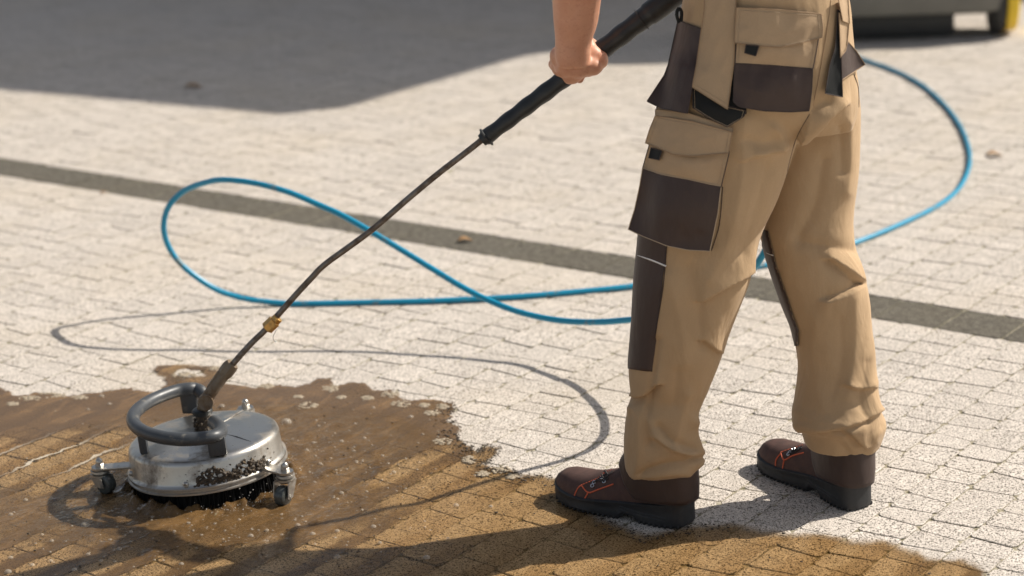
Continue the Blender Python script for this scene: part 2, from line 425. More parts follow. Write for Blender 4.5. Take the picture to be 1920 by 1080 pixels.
# ------------------------------------------------------------ muddy water on the pavers
PUD = [(0, 728), (30, 742), (70, 736), (110, 743), (150, 742), (200, 733), (245, 729), (290, 738), (318, 722), (305, 706), (286, 695), (300, 686), (345, 684), (398, 689),
       (415, 700), (405, 716), (430, 722), (480, 728), (525, 722), (560, 727), (590, 713), (620, 711), (628, 724), (650, 719), (685, 719), (700, 733), (735, 731), (752, 745), (768, 753), (800, 750), (845, 757), (852, 770),
       (846, 790), (857, 806), (853, 826), (875, 836), (895, 850), (910, 836), (935, 842), (925, 858), (905, 872), (935, 880), (955, 884), (975, 896), (1010, 893), (1045, 900), (1060, 930),
       (1130, 975), (1210, 1008), (1300, 990), (1370, 985), (1430, 997), (1490, 1004), (1550, 1005), (1600, 1018), (1655, 1016), (1700, 1034), (1740, 1048), (1800, 1052), (1845, 1075)]
HOLE = [(322, 705), (345, 694), (385, 697), (388, 706), (350, 710)]
PW = np.array([atz(*p)[:2] for p in PUD] + [(.80, 3.40), (.70, 3.24), (.48, 3.20), (.30, 3.04), (.05, 3.06), (-.22, 2.90), (-.5, 2.98), (-.85, 2.84), (-1.15, 2.96), (-1.45, 2.99), (-1.62, 3.2), (-1.88, 3.3), (-1.93, 3.6), (-2.08, 3.85), (-1.95, 4.1), (-1.97, 4.35), (-1.72, 4.45), (-1.6, 4.66), (-1.4, 4.62), (-1.22, 4.72)]); HW = np.array([atz(*p)[:2] for p in HOLE])
def sdist(P, poly):
    d = np.full(len(P), 1e9); ins = np.zeros(len(P), bool); n = len(poly)
    for i in range(n):
        a, b = poly[i], poly[(i + 1) % n]; ab = b - a
        t = np.clip(((P - a) @ ab) / (ab @ ab), 0, 1); q = a + t[:, None] * ab
        d = np.minimum(d, np.hypot(*(P - q).T))
        c = ((a[1] > P[:, 1]) != (b[1] > P[:, 1])) & (P[:, 0] < (b[0] - a[0]) * (P[:, 1] - a[1]) / (b[1] - a[1] + 1e-12) + a[0]); ins ^= c
    return np.where(ins, d, -d)
def blob(P, x, y, rx, ry):
    """soft patch on the ground centred under a spot, radii in metres"""
    c = atz(x, y)[:2]; return np.exp(-(((P[:, 0] - c[0]) / rx) ** 2 + ((P[:, 1] - c[1]) / ry) ** 2))
CLN = np.array([-0.626, 4.146])
gx = np.arange(-2.2, 1.05, 0.0070); gy = np.arange(2.75, 4.90, 0.0070)
GX, GY = np.meshgrid(gx, gy); P2 = np.stack([GX.ravel(), GY.ravel()], 1)
sd = np.minimum(sdist(P2, PW), -sdist(P2, HW))
mud = 1.15 * blob(P2, 90, 775, .36, .14) + 0.75 * blob(P2, 330, 745, .30, .09) + 1.15 * blob(P2, 620, 800, .22, .20) + 0.8 * blob(P2, 560, 930, .22, .15) + 0.8 * blob(P2, 330, 990, .42, .09) + 0.55 * blob(P2, 750, 800, .12, .12) \
    + 0.5 * blob(P2, 480, 730, .3, .05) + 0.5 * blob(P2, 20, 950, .15, .1)
mud -= 0.7 * blob(P2, 110, 860, .17, .14) + 0.5 * blob(P2, 800, 900, .2, .15) + 0.4 * blob(P2, 1250, 1040, .5, .2) + .3 * blob(P2, 60, 1010, .2, .08)
mud = mud + 0.10
stainw = blob(P2, 1300, 1030, .6, .22) + blob(P2, 900, 960, .25, .16) + 0.5 * blob(P2, 110, 860, .2, .12)
rip = np.hypot(P2[:, 0] - CLN[0], P2[:, 1] - CLN[1])
z = 0.0021 + np.zeros(len(P2))
turb = np.exp(-((rip - 0.2) / 0.10) ** 2) + 0.4 * np.exp(-((rip - 0.38) / 0.09) ** 2)
nz = np.array([noise.noise(Vector((p[0] * 34, p[1] * 34, 0))) + 0.6 * noise.noise(Vector((p[0] * 75, p[1] * 75, 4))) for p in P2]) if True else 0
ang = np.arctan2(P2[:, 1] - CLN[1], P2[:, 0] - CLN[0])
z += turb * np.clip(nz, -0.3, 1) * 0.0062
wave = np.exp(-((rip - 0.335 - 0.02 * np.sin(ang * 3)) / 0.012) ** 2) * (np.cos(ang + 0.9) > 0.2) * np.clip(0.5 + nz, 0, 1.5)
z += wave * 0.0045
z += 0.018 * np.exp(-((rip - 0.163) / 0.017) ** 2) * np.clip(0.65 + nz, 0.15, 1.4)
z = np.maximum(z, 0.0020)
keep = sd > -0.035
nx, ny = len(gx), len(gy)
idx = -np.ones(nx * ny, int); idx[keep] = np.arange(keep.sum())
I = idx.reshape(ny, nx)
a, b, c, d = I[:-1, :-1], I[:-1, 1:], I[1:, 1:], I[1:, :-1]
ok = (a >= 0) & (b >= 0) & (c >= 0) & (d >= 0)
faces = np.stack([a[ok], b[ok], c[ok], d[ok]], 1)
me = bpy.data.meshes.new('muddy_water'); me.from_pydata(np.column_stack([P2[keep], z[keep]]).tolist(), [], faces.tolist())
for nme, arr in (('sd', sd), ('mud', mud), ('turb', turb + wave), ('stainw', stainw), ('lj', np.clip(1.5 * blob(P2, 100, 858, .20, .13) - .3, 0, 1))):
    at = me.attributes.new(nme, 'FLOAT', 'POINT'); at.data.foreach_set('value', arr[keep].astype(np.float32))
def water_mat():
    m = bpy.data.materials.new('muddy_water'); m.use_nodes = True; nt = m.node_tree; nt.nodes.remove(nt.nodes['Principled BSDF'])
    out = nt.nodes['Material Output']; p = pos(nt)
    A = lambda n: N(nt, 'ShaderNodeAttribute', attribute_name=n).outputs['Fac']
    s = math_n(nt, 'ADD', A('sd'), math_n(nt, 'MULTIPLY', math_n(nt, 'SUBTRACT', noi(nt, p, 45, 5, 0.7), 0.5), 0.045))
    s = math_n(nt, 'ADD', s, math_n(nt, 'MULTIPLY', math_n(nt, 'SUBTRACT', noi(nt, p, 12, 3, 0.6), 0.5), 0.035))
    s2 = math_n(nt, 'DIVIDE', s, math_n(nt, 'ADD', 1.0, math_n(nt, 'MULTIPLY', A('stainw'), 5.0)))
    mr = N(nt, 'ShaderNodeMapRange', interpolation_type='SMOOTHSTEP', i={'From Min': -0.004, 'From Max': 0.004}); L(nt, s2, mr.inputs[0]); mask = mr.outputs[0]
    # bands where mud collects along the rows of pavers
    dt = N(nt, 'ShaderNodeVectorMath', operation='DOT_PRODUCT'); L(nt, p, dt.inputs[0]); dt.inputs[1].default_value = (V[0], V[1], 0)
    t = math_n(nt, 'DIVIDE', math_n(nt, 'SUBTRACT', dt.outputs['Value'], V0), W)
    t = math_n(nt, 'ADD', t, math_n(nt, 'MULTIPLY', math_n(nt, 'SUBTRACT', noi(nt, p, 11, 5, 0.65), 0.5), 0.62))
    fr = math_n(nt, 'FRACT', t)
    band = ramp(nt, fr, [(0.0, g3(1)), (0.34, g3(0.85)), (0.50, g3(0.0)), (0.95, g3(0.0)), (1.0, g3(1))])
    band = math_n(nt, 'MULTIPLY', band, math_n(nt, 'SUBTRACT', 1.0, math_n(nt, 'MULTIPLY', A('stainw'), 0.6), clamp=True))
    mdu = math_n(nt, 'ADD', A('mud'), math_n(nt, 'MULTIPLY', band, 0.58))
    mdu = math_n(nt, 'ADD', mdu, math_n(nt, 'MULTIPLY', math_n(nt, 'SUBTRACT', noi(nt, p, 10, 6, 0.65), 0.5), 1.0))
    vr = N(nt, 'ShaderNodeVectorRotate', rotation_type='Z_AXIS', i={'Angle': -YAW}); L(nt, p, vr.inputs['Vector'])
    mp = N(nt, 'ShaderNodeMapping', i={'Scale': (5.0, 15.0, 1.0)}); L(nt, vr.outputs[0], mp.inputs[0])
    strk = noi(nt, mp.outputs[0], 1.6, 5, 0.6, 0.6)
    mdu = math_n(nt, 'ADD', mdu, math_n(nt, 'MULTIPLY', math_n(nt, 'SUBTRACT', strk, 0.5), 0.8))
    mdu = math_n(nt, 'SUBTRACT', mdu, math_n(nt, 'MULTIPLY', A('stainw'), 0.25))
    mo = ramp(nt, mdu, [(0.15, g3(0)), (0.5, g3(0.48)), (1.0, g3(0.80))])
    edge = ramp(nt, s, [(0.0, g3(0.45)), (0.012, g3(0.15)), (0.035, g3(0))])
    mo = math_n(nt, 'ADD', mo, edge, clamp=True)
    tint = MIX(nt, noi(nt, p, 7, 4), (0.88, 0.75, 0.56), (0.74, 0.61, 0.43))
    dark = ramp(nt, noi(nt, p, 55, 5, 0.75), [(0.60, g3(0)), (0.72, g3(0.5))])
    tint = MIX(nt, dark, tint, (0.42, 0.30, 0.18))
    tint = MIX(nt, math_n(nt, 'MULTIPLY', band, 0.6), tint, (0.55, 0.41, 0.24))
    tr = N(nt, 'ShaderNodeBsdfTransparent'); L(nt, tint, tr.inputs[0])
    md = N(nt, 'ShaderNodeBsdfDiffuse')
    mc = MIX(nt, noi(nt, p, 5, 5, 0.6), (0.125, 0.068, 0.022), (0.20, 0.112, 0.040))
    mc = MIX(nt, noi(nt, p, 90, 4, 0.7), mc, (0.11, 0.064, 0.028))
    mc = MIX(nt, math_n(nt, 'MULTIPLY', band, 0.5), mc, (0.105, 0.062, 0.026))
    mc = MIX(nt, ramp(nt, strk, [(0.5, g3(0)), (0.68, g3(0.6))]), mc, (0.27, 0.155, 0.062))
    ljf = math_n(nt, 'MULTIPLY', ramp(nt, fr, [(0.0, g3(1)), (0.035, g3(1)), (0.055, g3(0)), (0.96, g3(0)), (0.98, g3(1))]), A('lj'), clamp=True)
    mc = MIX(nt, ljf, mc, (0.60, 0.52, 0.40)); mo = math_n(nt, 'MAXIMUM', mo, math_n(nt, 'MULTIPLY', ljf, 0.85))
    foam = math_n(nt, 'MULTIPLY', ramp(nt, noi(nt, p, 160, 4, 0.75), [(0.60, g3(0)), (0.68, g3(1))]), math_n(nt, 'MULTIPLY', A('turb'), 0.5), clamp=True)
    mc = MIX(nt, foam, mc, (0.50, 0.46, 0.40))
    mo = math_n(nt, 'MAXIMUM', mo, foam)
    L(nt, mc, md.inputs[0])
    m1 = N(nt, 'ShaderNodeMixShader'); L(nt, mo, m1.inputs[0]); L(nt, tr.outputs[0], m1.inputs[1]); L(nt, md.outputs[0], m1.inputs[2])
    gl = N(nt, 'ShaderNodeBsdfGlossy', i={'Roughness': 0.04}); gl.inputs[0].default_value = (1, 1, 1, 1)
    bt = bump(nt, None, noi(nt, p, 110, 3, 0.6), 0.35, 0.0012)
    tb = N(nt, 'ShaderNodeBump', i={'Distance': 0.004}); L(nt, math_n(nt, 'MULTIPLY', A('turb'), 1.6, clamp=True), tb.inputs['Strength'])
    L(nt, noi(nt, p, 85, 5, 0.7), tb.inputs['Height']); L(nt, bt, tb.inputs['Normal'])
    L(nt, tb.outputs[0], gl.inputs['Normal'])
    fz = N(nt, 'ShaderNodeFresnel', i={'IOR': 1.33}); L(nt, tb.outputs[0], fz.inputs['Normal'])
    wetf = math_n(nt, 'MULTIPLY', fz.outputs[0], math_n(nt, 'ADD', 0.55, math_n(nt, 'MULTIPLY', mo, 0.45), clamp=True))
    m2 = N(nt, 'ShaderNodeMixShader'); L(nt, wetf, m2.inputs[0]); L(nt, m1.outputs[0], m2.inputs[1]); L(nt, gl.outputs[0], m2.inputs[2])
    cl = N(nt, 'ShaderNodeBsdfTransparent')
    m3 = N(nt, 'ShaderNodeMixShader'); L(nt, mask, m3.inputs[0]); L(nt, cl.outputs[0], m3.inputs[1]); L(nt, m2.outputs[0], m3.inputs[2])
    L(nt, m3.outputs[0], out.inputs[0]); return m
wo = link('muddy_water', me, water_mat(), None, True); tag(wo, kind='structure')

# foam and bubbles floating on the water
fm, fnt, fb = newmat('foam'); fb.inputs['Base Color'].default_value = (0.66, 0.60, 0.50, 1); fb.inputs['Roughness'].default_value = 0.12
fb.inputs['Transmission Weight'].default_value = 0.25; fb.inputs['Alpha'].default_value = 0.75
fm2, fnt2, fb2 = newmat('bubble'); fb2.inputs['Base Color'].default_value = (0.62, 0.55, 0.45, 1); fb2.inputs['Roughness'].default_value = 0.05; fb2.inputs['Alpha'].default_value = 0.30
fm3, fnt3, fb3 = newmat('foam_froth'); p_ = pos(fnt3); L(fnt3, MIX(fnt3, noi(fnt3, p_, 240, 3, 0.7), (0.20, 0.15, 0.09), (0.46, 0.39, 0.29)), fb3.inputs['Base Color']); fb3.inputs['Roughness'].default_value = 0.45
bump(fnt3, fb3, noi(fnt3, p_, 500, 3), 0.8, 0.0015)
def domeg(c, r, h, seg=12, rn=4, ax=1.0):
    vs = [(c[0], c[1], c[2] + h)]; fs = []
    for i in range(1, rn + 1):
        th = math.pi / 2 * i / rn
        for k in range(seg):
            a = 2 * math.pi * k / seg; vs.append((c[0] + r * ax * math.sin(th) * math.cos(a), c[1] + r * math.sin(th) * math.sin(a), c[2] + h * math.cos(th)))
    for k in range(seg): fs.append((0, 1 + k, 1 + (k + 1) % seg))
    for i in range(rn - 1):
        for k in range(seg): fs.append((1 + i * seg + k, 1 + (i + 1) * seg + k, 1 + (i + 1) * seg + (k + 1) % seg, 1 + i * seg + (k + 1) % seg))
    return vs, fs
BB = [(537, 704 + 88, 11), (362, 760, 7), (416, 762, 8), (408, 787, 6), (272, 822, 6), (332, 865, 7), (538, 886, 7), (384, 882, 6), (268, 825, 5), (738, 886, 7), (668, 866, 5), (160, 985, 9), (97, 1015, 6), (224, 1030, 7), (340, 1058, 6),
      (140, 1069, 6), (95, 1052, 5), (190, 1017, 4), (245, 1016, 4), (350, 1036, 4), (632, 996, 6), (586, 1002, 6), (700, 988, 6), (855, 948, 6), (920, 950, 5), (712, 1018, 4), (632, 1045, 7), (800, 1046, 7), (840, 1010, 5), (20, 1046, 5),
      (60, 1060, 5), (190, 1052, 5), (15, 1073, 7), (165, 1040, 5), (48, 938, 5), (96, 935, 5), (470, 1005, 6), (378, 1004, 5), (558, 985, 7), (500, 995, 5), (590, 905, 5), (640, 925, 6), (700, 765, 5), (770, 782, 6), (683, 822, 5),
      (205, 758, 6), (165, 768, 4), (190, 743, 8), (640, 828, 6), (575, 845, 5), (600, 870, 6), (560, 880, 5), (650, 880, 4), (20, 965, 5), (890, 892, 4)]
mb = MB()
for x, y, r in BB:
    g = atz(x, y, 0.0022); rr = r / 960 * rng.uniform(0.75, 1.05); mb.add(*domeg(g, rr, rr * 0.75))
for k in range(230):
    a_ = rng.uniform(-2.6, 1.3); rd = rng.normal(0.30, 0.075)
    if rd < 0.17: continue
    g = (CLN[0] + rd * math.cos(a_), CLN[1] + rd * math.sin(a_), 0.0024); rr = rng.uniform(0.0011, 0.0040) * (0.7 + 0.5 * rng.random())
    mb.add(*domeg(g, rr, rr * 0.75, 8, 3))
for k in range(160):
    x = rng.uniform(-20, 860); y = rng.uniform(745, 1080); q = atz(x, y)
    if sdist(np.array([q[:2]]), PW)[0] < 0.02 or math.hypot(q[0] - CLN[0], q[1] - CLN[1]) < 0.19: continue
    rr = rng.uniform(0.001, 0.0030); mb.add(*domeg((q[0], q[1], 0.0023), rr, rr * 0.7, 8, 3))
tag(mb.build('bubbles', fm2, None, True, None), 'clear bubbles scattered over the brown puddle water', 'bubbles', kind='stuff')
mb = MB()
for x, y, rx, ry in [(578, 760, 19, 6), (500, 724, 14, 5), (620, 728, 17, 7), (732, 740, 18, 6), (752, 757, 20, 7), (810, 773, 16, 6), (795, 760, 10, 4), (830, 762, 12, 5), (830, 828, 20, 6), (95, 741, 30, 7), (55, 747, 20, 5),
                     (24, 757, 10, 4), (150, 745, 15, 4), (880, 862, 14, 7), (935, 880, 22, 8), (905, 888, 12, 5), (690, 746, 12, 4), (560, 744, 10, 3), (640, 745, 9, 3), (960, 893, 12, 5), (345, 703, 26, 7), (400, 690, 14, 4)]:
    for k in range(34):
        t = rng.uniform(0, 2 * math.pi); q_ = math.sqrt(rng.random()); g = atz(x + rx * q_ * math.cos(t), y + ry * q_ * math.sin(t), 0.0018)
        rr = rng.uniform(0.0025, 0.0065) * (1.15 - 0.6 * q_); mb.add(*domeg(g, rr, rr * 0.38, 8, 3, rng.uniform(0.9, 1.6)))
tag(mb.build('froth', fm3, None, True, None), 'pale froth clinging along the edge of the brown puddle', 'foam', kind='stuff')
# dark grit washed to the edge of the puddle
mb = MB()
for k in range(1500):
    if k % 3: 
        i = rng.integers(30, 50); a_, b_ = PW[i], PW[i + 1]; q = a_ + (b_ - a_) * rng.random() + rng.normal(0, 0.02, 2)
    else: q = np.array([rng.uniform(-1, 0.9), rng.uniform(3.4, 4.6)])
    if sdist(np.array([q]), PW)[0] < -0.01: continue
    r_ = rng.uniform(0.0007, 0.0022) * (1.4 if k % 11 == 0 else 1)
    mb.add(*ellg((q[0], q[1], 0.0032), (r_ * rng.uniform(.7, 1.8), r_, r_ * .6), None, 6, 4))
tag(mb.build('grit', M_DEBR, None, True, None), 'dark grit and dirt crumbs washed up in the puddle', 'grit', kind='stuff')

# ------------------------------------------------------------ rotary surface cleaner with lance
tool = thing('surface_cleaner', 'round stainless steel surface cleaner on castors with its long lance, standing in the brown puddle', 'surface cleaner', (CLN[0], CLN[1], 0.0))
TILT = math.radians(-4.6)
TC = Vector((CLN[0], CLN[1], 0.0)); TR = Matrix.Rotation(TILT, 4, 'Y') @ Matrix.Rotation(math.radians(-1.0), 4, 'X')
TM = Matrix.Translation(TC) @ TR
def tl(g):  # local disc coordinates -> world
    vs, fs = g; return [TM @ Vector(v) for v in vs], fs
def ring_prof(R0, zb, zt):
    return [(R0 + .004, zb), (R0 + .0075, zb + .002), (R0 + .0075, zb + .005), (R0 + .004, zb + .007), (R0 + .004, zb + .010), (R0 + .0065, zb + .012), (R0 + .0065, zb + .015), (R0 + .002, zb + .018),
            (R0, zb + .022), (R0 - .002, zt - .012), (R0 - .004, zt - .006), (R0 - .009, zt - .0015), (R0 - .016, zt + .0005), (R0 - .03, zt + .0015), (R0 * .55, zt + .005), (R0 * .2, zt + .007), (0.001, zt + .007)]
RB = 0.1545
hs = MB(); hs.add(*tl(latheg(ring_prof(RB, 0.034, 0.104), seg=96)))
housing = hs.build('housing', M_STEEL, tool, True, 50)
def zt(r): return 0.104 + (0.0015 + (0.005 - .0015) * min(1, max(0, (RB - .03 - r) / (RB * .45 - .03))) if r < RB - .03 else 0)
# pressed seams on the top plate
mb = MB()
mb.add(*tl(tubeg([(0.03, -0.012, zt(.03) + .0003), (0.075, -0.050, zt(.09) + .0003), (0.106, -0.078, zt(.13) + .0002)], 0.0011, 6)))
mb.build('seam', M_BLKP, housing, True)
mb = MB(); mb.add(*tl(boxg((0.045, 0.068, zt(.08) + .0006), (0.10, 0.0035, 0.002), Matrix.Rotation(math.radians(62), 4, 'Z'), .0004)))
mb.build('weld', M_STEEL, housing)
# rivet on the side wall
for a_ in (-98, -30, 200):
    a_ = math.radians(a_); d_ = Vector((math.cos(a_), math.sin(a_), 0))
    mb = MB(); mb.add(*tl(latheg([(.0055, -.002), (.0055, .003), (.0035, .005), (.0018, .005), (.0018, .002)], d_ * RB + Vector((0, 0, .058)), d_, 16)))
    mb.build('rivet', M_STEEL, housing)
# bristle skirt
mb = MB()
for k in range(620):
    a_ = rng.uniform(0, 2 * math.pi); r_ = RB - .004 + rng.uniform(-.006, .004); b_ = a_ + rng.normal(0, .03)
    mb.add(*tl(tubeg([(r_ * math.cos(a_), r_ * math.sin(a_), .037), ((r_ + .004) * math.cos(b_), (r_ + .004) * math.sin(b_), .002 + rng.uniform(-.001, .008) - .010 * math.cos(a_))], .0014, 4)))
vs_, fs_ = latheg([(RB - .008, .036), (RB - .008, .006), (.01, .006)], seg=48); mb.add(*tl((vs_, fs_)))
br = mb.build('bristle_skirt', M_BRUSH, tool, False); br['kind'] = 'stuff'
# loop handle
HZ = 0.153
lp = [(384, 742), (376, 733.5), (366, 729.5), (356, 729), (334, 732), (304, 742), (278, 754), (258, 768.5), (249.5, 783), (254, 798), (272.6, 811), (304, 820), (341, 824), (378, 822), (402, 818), (413, 811), (411.5, 800), (401, 791)]
lpw = [atz(x, y, HZ + (0.0 if 2 < i < 15 else (-0.004 if i in (2, 15) else -0.014 * abs((1.5 if i < 3 else 15.5) - i) / 1.5))) for i, (x, y) in enumerate(lp)]
lpw = cat(lpw, 5)
mb = MB(); mb.add(*tubeg(lpw, 0.0135, 20))
handle = mb.build('loop_handle', M_GRIP, tool, True, 60)
def post(px, py, wx, wy, rotdeg, name='handle_post'):
    b = Vector(atz(px, py, HZ - 0.004)); inv = TM.inverted(); l = inv @ b; r = math.hypot(l.x, l.y); zb_ = zt(r)
    mb = MB(); h = l.z - zb_
    mb.add(*tl(boxg((l.x, l.y, zb_ + h / 2), (wx, wy, h), Matrix.Rotation(math.radians(rotdeg), 4, 'Z'), min(wx, wy) * .3)))
    mb.build(name, M_GRIP, tool, True, 40)
post(404, 818, .036, .018, 6); post(263.5, 803, .017, .017, 0); post(352, 731, .038, .012, -20)
# hub and swivel
inv = TM.inverted()
hub = Vector(atz(384, 800, 0.112)); hl = inv @ hub
mb = MB(); mb.add(*tl(latheg([(.021, -.012), (.019, .0), (.015, .012), (.013, .026), (.013, .034)], (hl.x, hl.y, zt(0) + .004), (0, 0, 1), 20)))
for k in range(26):
    a_ = rng.uniform(0, 6.28); mb.add(*tl(ellg((hl.x + .019 * math.cos(a_), hl.y + .019 * math.sin(a_), zt(0) + rng.uniform(0, .022)), (.004, .004, .004), None, 6, 4)))
mb.build('swivel_post', M_DEBR, tool)
mb = MB(); mb.add(*tl(latheg([(.012, .0), (.0195, .001), (.021, .004), (.021, .010), (.018, .013), (.012, .014)], (hl.x, hl.y, zt(0) + .030), (0, 0, 1), 28)))
mb.build('swivel_collar', M_BLKP, tool)
LY = 4.142
T0 = Vector(aty(386, 753, LY))
cbase = TM @ Vector((hl.x, hl.y, zt(0) + .042))
mb = MB(); mb.add(*tubeg(cat([cbase, (cbase + T0) / 2 + Vector((.004, 0, 0)), T0], 4), [.011] * 8 + [.012], 16))
for k in range(30):
    t_ = rng.random(); p_ = cbase.lerp(T0, t_); a_ = rng.uniform(-1.2, 1.2); mb.add(*ellg(p_ + Vector((.012 * math.cos(a_), -.011 * abs(math.sin(a_)), 0)), (.0045, .0045, .0045), None, 6, 4))
mb.build('swivel_neck', M_RODL, tool)
# lance
def LP(x, y, dy=0.0): return Vector(aty(x, y, LY + dy + (x - 386) / 700 * 0.025))
lance = bpy.data.objects.new('lance', None)
mb = MB()
ax_ = (Vector((0.12, -1, 0.22))).normalized()
mb.add(*latheg([(.0135, -.026), (.0150, -.022), (.0150, .016), (.0162, .017), (.0162, .022), (.0145, .0235), (.010, .0225)], T0, ax_, 28))
mb.build('swivel_tee', M_RODL, tool, True, 40)
mb = MB(); P_ = [LP(388, 748), LP(398, 732), LP(420, 703)]
mb.add(*tubeg(P_, [.0135, .0128, .0120], 20)); 
P_ = [LP(419, 704), LP(424, 697), LP(431, 688), LP(436, 682)]
mb.add(*tubeg(P_, [.0135, .0155, .0155, .0135], 8))
mb.add(*boxg(LP(402, 712), (.010, .012, .045), Matrix.Rotation(math.radians(38), 4, 'Y'), .003))
mb.build('lower_tube', M_RODL, tool, True, 40)
lan = [LP(436, 683), LP(470, 645), LP(497, 619), LP(520, 592), LP(560, 547), LP(588, 517), LP(600, 504), LP(618, 489), LP(650, 466), LP(700, 429), LP(760, 377), LP(820, 327), LP(880, 281), LP(915, 253)]
mb = MB(); mb.add(*tubeg(cat(lan, 4), .0062, 16))
lanced = mb.build('lance_tube', M_ROD, tool, True, 60)
a_, b_ = LP(499, 617), LP(516, 601); d_ = (b_ - a_).normalized(); m_ = (a_ + b_) / 2
mb = MB(); mb.add(*latheg([(.0085, -.013), (.0130, -.011), (.0130, .011), (.0085, .013)], m_, d_, 6, 0.4)); mb.add(*latheg([(.009, .012), (.0105, .0125), (.0105, .021), (.008, .022)], m_, d_, 20))
mb.build('brass_nut', M_BRASS, tool, True, 25)
mb = MB(); mb.add(*tubeg(cat([m_ + Vector((.012, -.008, -.008)), LP(512, 632, -.01), LP(516, 641, -.01), LP(518, 640, -.012)], 4), .0007, 5)); mb.build('wire', M_EYE, tool)
# ribbed grip
gs = LP(908, 260); ge = LP(1265, -10); gd = (ge - gs).normalized()
prof = []
ltot = (ge - gs).length
segs = 90
for i in range(segs + 1):
    h = ltot * i / segs; f = i / segs
    r = 0.0150 + 0.0060 * min(1, max(0, (f - .05) / .9))
    r += 0.0008 * math.sin(f * 2 * math.pi * 10) * (0.25 if f > .8 else 1)
    if f > 0.86: r += .0025
    prof.append((r, h))
prof = [(.008, -.006), (.0125, -.006), (.0135, 0.0)] + prof
mb = MB(); mb.add(*latheg(prof, gs, gd, 32))
grip = mb.build('grip', M_BLKP, tool, True, 60)
mb = MB(); mb.add(*latheg([(.009, -.003), (.0195, -.0025), (.0205, -.001), (.0195, .0010), (.014, .003)], gs + gd * .006, (gd + Vector((0, 0, .06))).normalized(), 28)); mb.build('grip_flange', M_BLKP, tool, True, 40)
mb = MB()
sP = LP(1203, 37); mb.add(*latheg([(.0228, -.0008), (.0234, 0), (.0228, .0008)], sP, gd, 32)); mb.build('grip_seam', M_LACE, grip)
# spray gun body beyond the grip (mostly outside the picture)
g1 = ge + gd * .30
mb = MB(); mb.add(*tubeg([ge - gd * .002, ge + gd * .05, ge + gd * .06, ge + gd * .16, g1], [.0235, .0235, .028, .030, .022], 20))
mb.add(*tubeg(cat([ge + gd * .26, ge + gd * .30 + Vector((.02, 0, -.04)), ge + gd * .33 + Vector((.03, 0, -.11))], 4), .018, 16)); mb.build('spray_gun', M_BLKP, tool, True, 50)
mb = MB(); mb.add(*tubeg(cat([ge + gd * .17 + Vector((0, 0, -.02)), ge + gd * .2 + Vector((.01, 0, -.07)), ge + gd * .26 + Vector((.02, 0, -.11))], 4), .006, 8)); mb.build('trigger', M_BRASS, tool)
GUNH = ge + gd * .33 + Vector((.03, 0, -.11)); GUNM = ge + gd * .31 + Vector((.02, 0, -.07))
# castors
def castor(bx, by, zb_, yaw_deg, arm_dir_px=None):
    """bx,by = image spot of the bolt, zb_ = its height"""
    B = Vector(atz(bx, by, zb_)); top = B - Vector((0, 0, 0.006))
    root = bpy.data.objects.new('castor', None); COL.objects.link(root); root.parent = tool; root.location = Vector((B.x, B.y, 0)) - TC
    # bracket from the housing
    c = Vector((CLN[0], CLN[1], top.z)); d = Vector((c.x - B.x, c.y - B.y, 0)); dist = d.length; d.normalize(); ln = dist - RB + .004
    zc = top.z - .004
    Mz = Matrix.Rotation(math.atan2(d.y, d.x), 4, 'Z')
    mb = MB(); mb.add(*boxg(Vector((B.x, B.y, zc)) + d * (ln / 2), (ln, .030, .0045), Mz, .001)); mb.add(*latheg([(.0165, -.00225), (.0165, .00225)], (B.x, B.y, zc + .0001), (0, 0, 1), 24))
    mb.build('bracket', M_STEEL, root, True, 30)
    mb = MB(); mb.add(*latheg([(.0085, 0), (.0085, .006), (.0075, .007)], (B.x, B.y, zc + .0023), (0, 0, 1), 6)); mb.add(*latheg([(.0072, .0), (.0074, .005), (.006, .009), (.003, .0115), (.0008, .012)], (B.x, B.y, zc + .009), (0, 0, 1), 20))
    mb.build('bolt', M_STEEL, root, True, 40)
    mb = MB(); mb.add(*latheg([(.013, -.0026), (.0185, -.004), (.0190, -.008), (.015, -.0095), (.015, -.0105), (.0195, -.012), (.0195, -.016), (.0165, -.019)], (B.x, B.y, zc), (0, 0, 1), 28))
    mb.build('bearing', M_STEELD, root, True, 40)
    ya = math.radians(yaw_deg); f = Vector((math.cos(ya), math.sin(ya), 0)); s = Vector((-f.y, f.x, 0))
    wz = .0205; wc = Vector((B.x, B.y, wz)) + f * .014
    mb = MB()
    for sg in (-1, 1):
        a0 = Vector((B.x, B.y, zc - .016)) + s * sg * .0155
        pts = [a0 + f * -.013, a0 + f * .018, Vector((wc.x, wc.y, wz)) + s * sg * .0155 + f * .009 + Vector((0, 0, -.004)), Vector((wc.x, wc.y, wz)) + s * sg * .0155 + f * -.009 + Vector((0, 0, -.004))]
        o2 = s * sg * .002
        vs = pts + [p + o2 for p in pts]; mb.add(vs, [(0, 1, 2, 3), (7, 6, 5, 4), (0, 4, 5, 1), (1, 5, 6, 2), (2, 6, 7, 3), (3, 7, 4, 0)])
    mb.build('fork', M_STEELD, root, True, 30)
    mb = MB(); mb.add(*latheg([(.006, -.0115), (.016, -.0115), (.0195, -.009), (.0205, -.005), (.0205, .005), (.0195, .009), (.016, .0115), (.006, .0115)], wc, s, 32)); mb.build('wheel', M_WHEEL, root, True, 40)
    mb = MB(); mb.add(*latheg([(.004, -.019), (.004, .019)], wc, s, 12)); mb.build('axle', M_STEEL, root)
castor(186, 868, .062, -35); castor(534, 876, .075, 245); castor(460, 757, .082, 60)
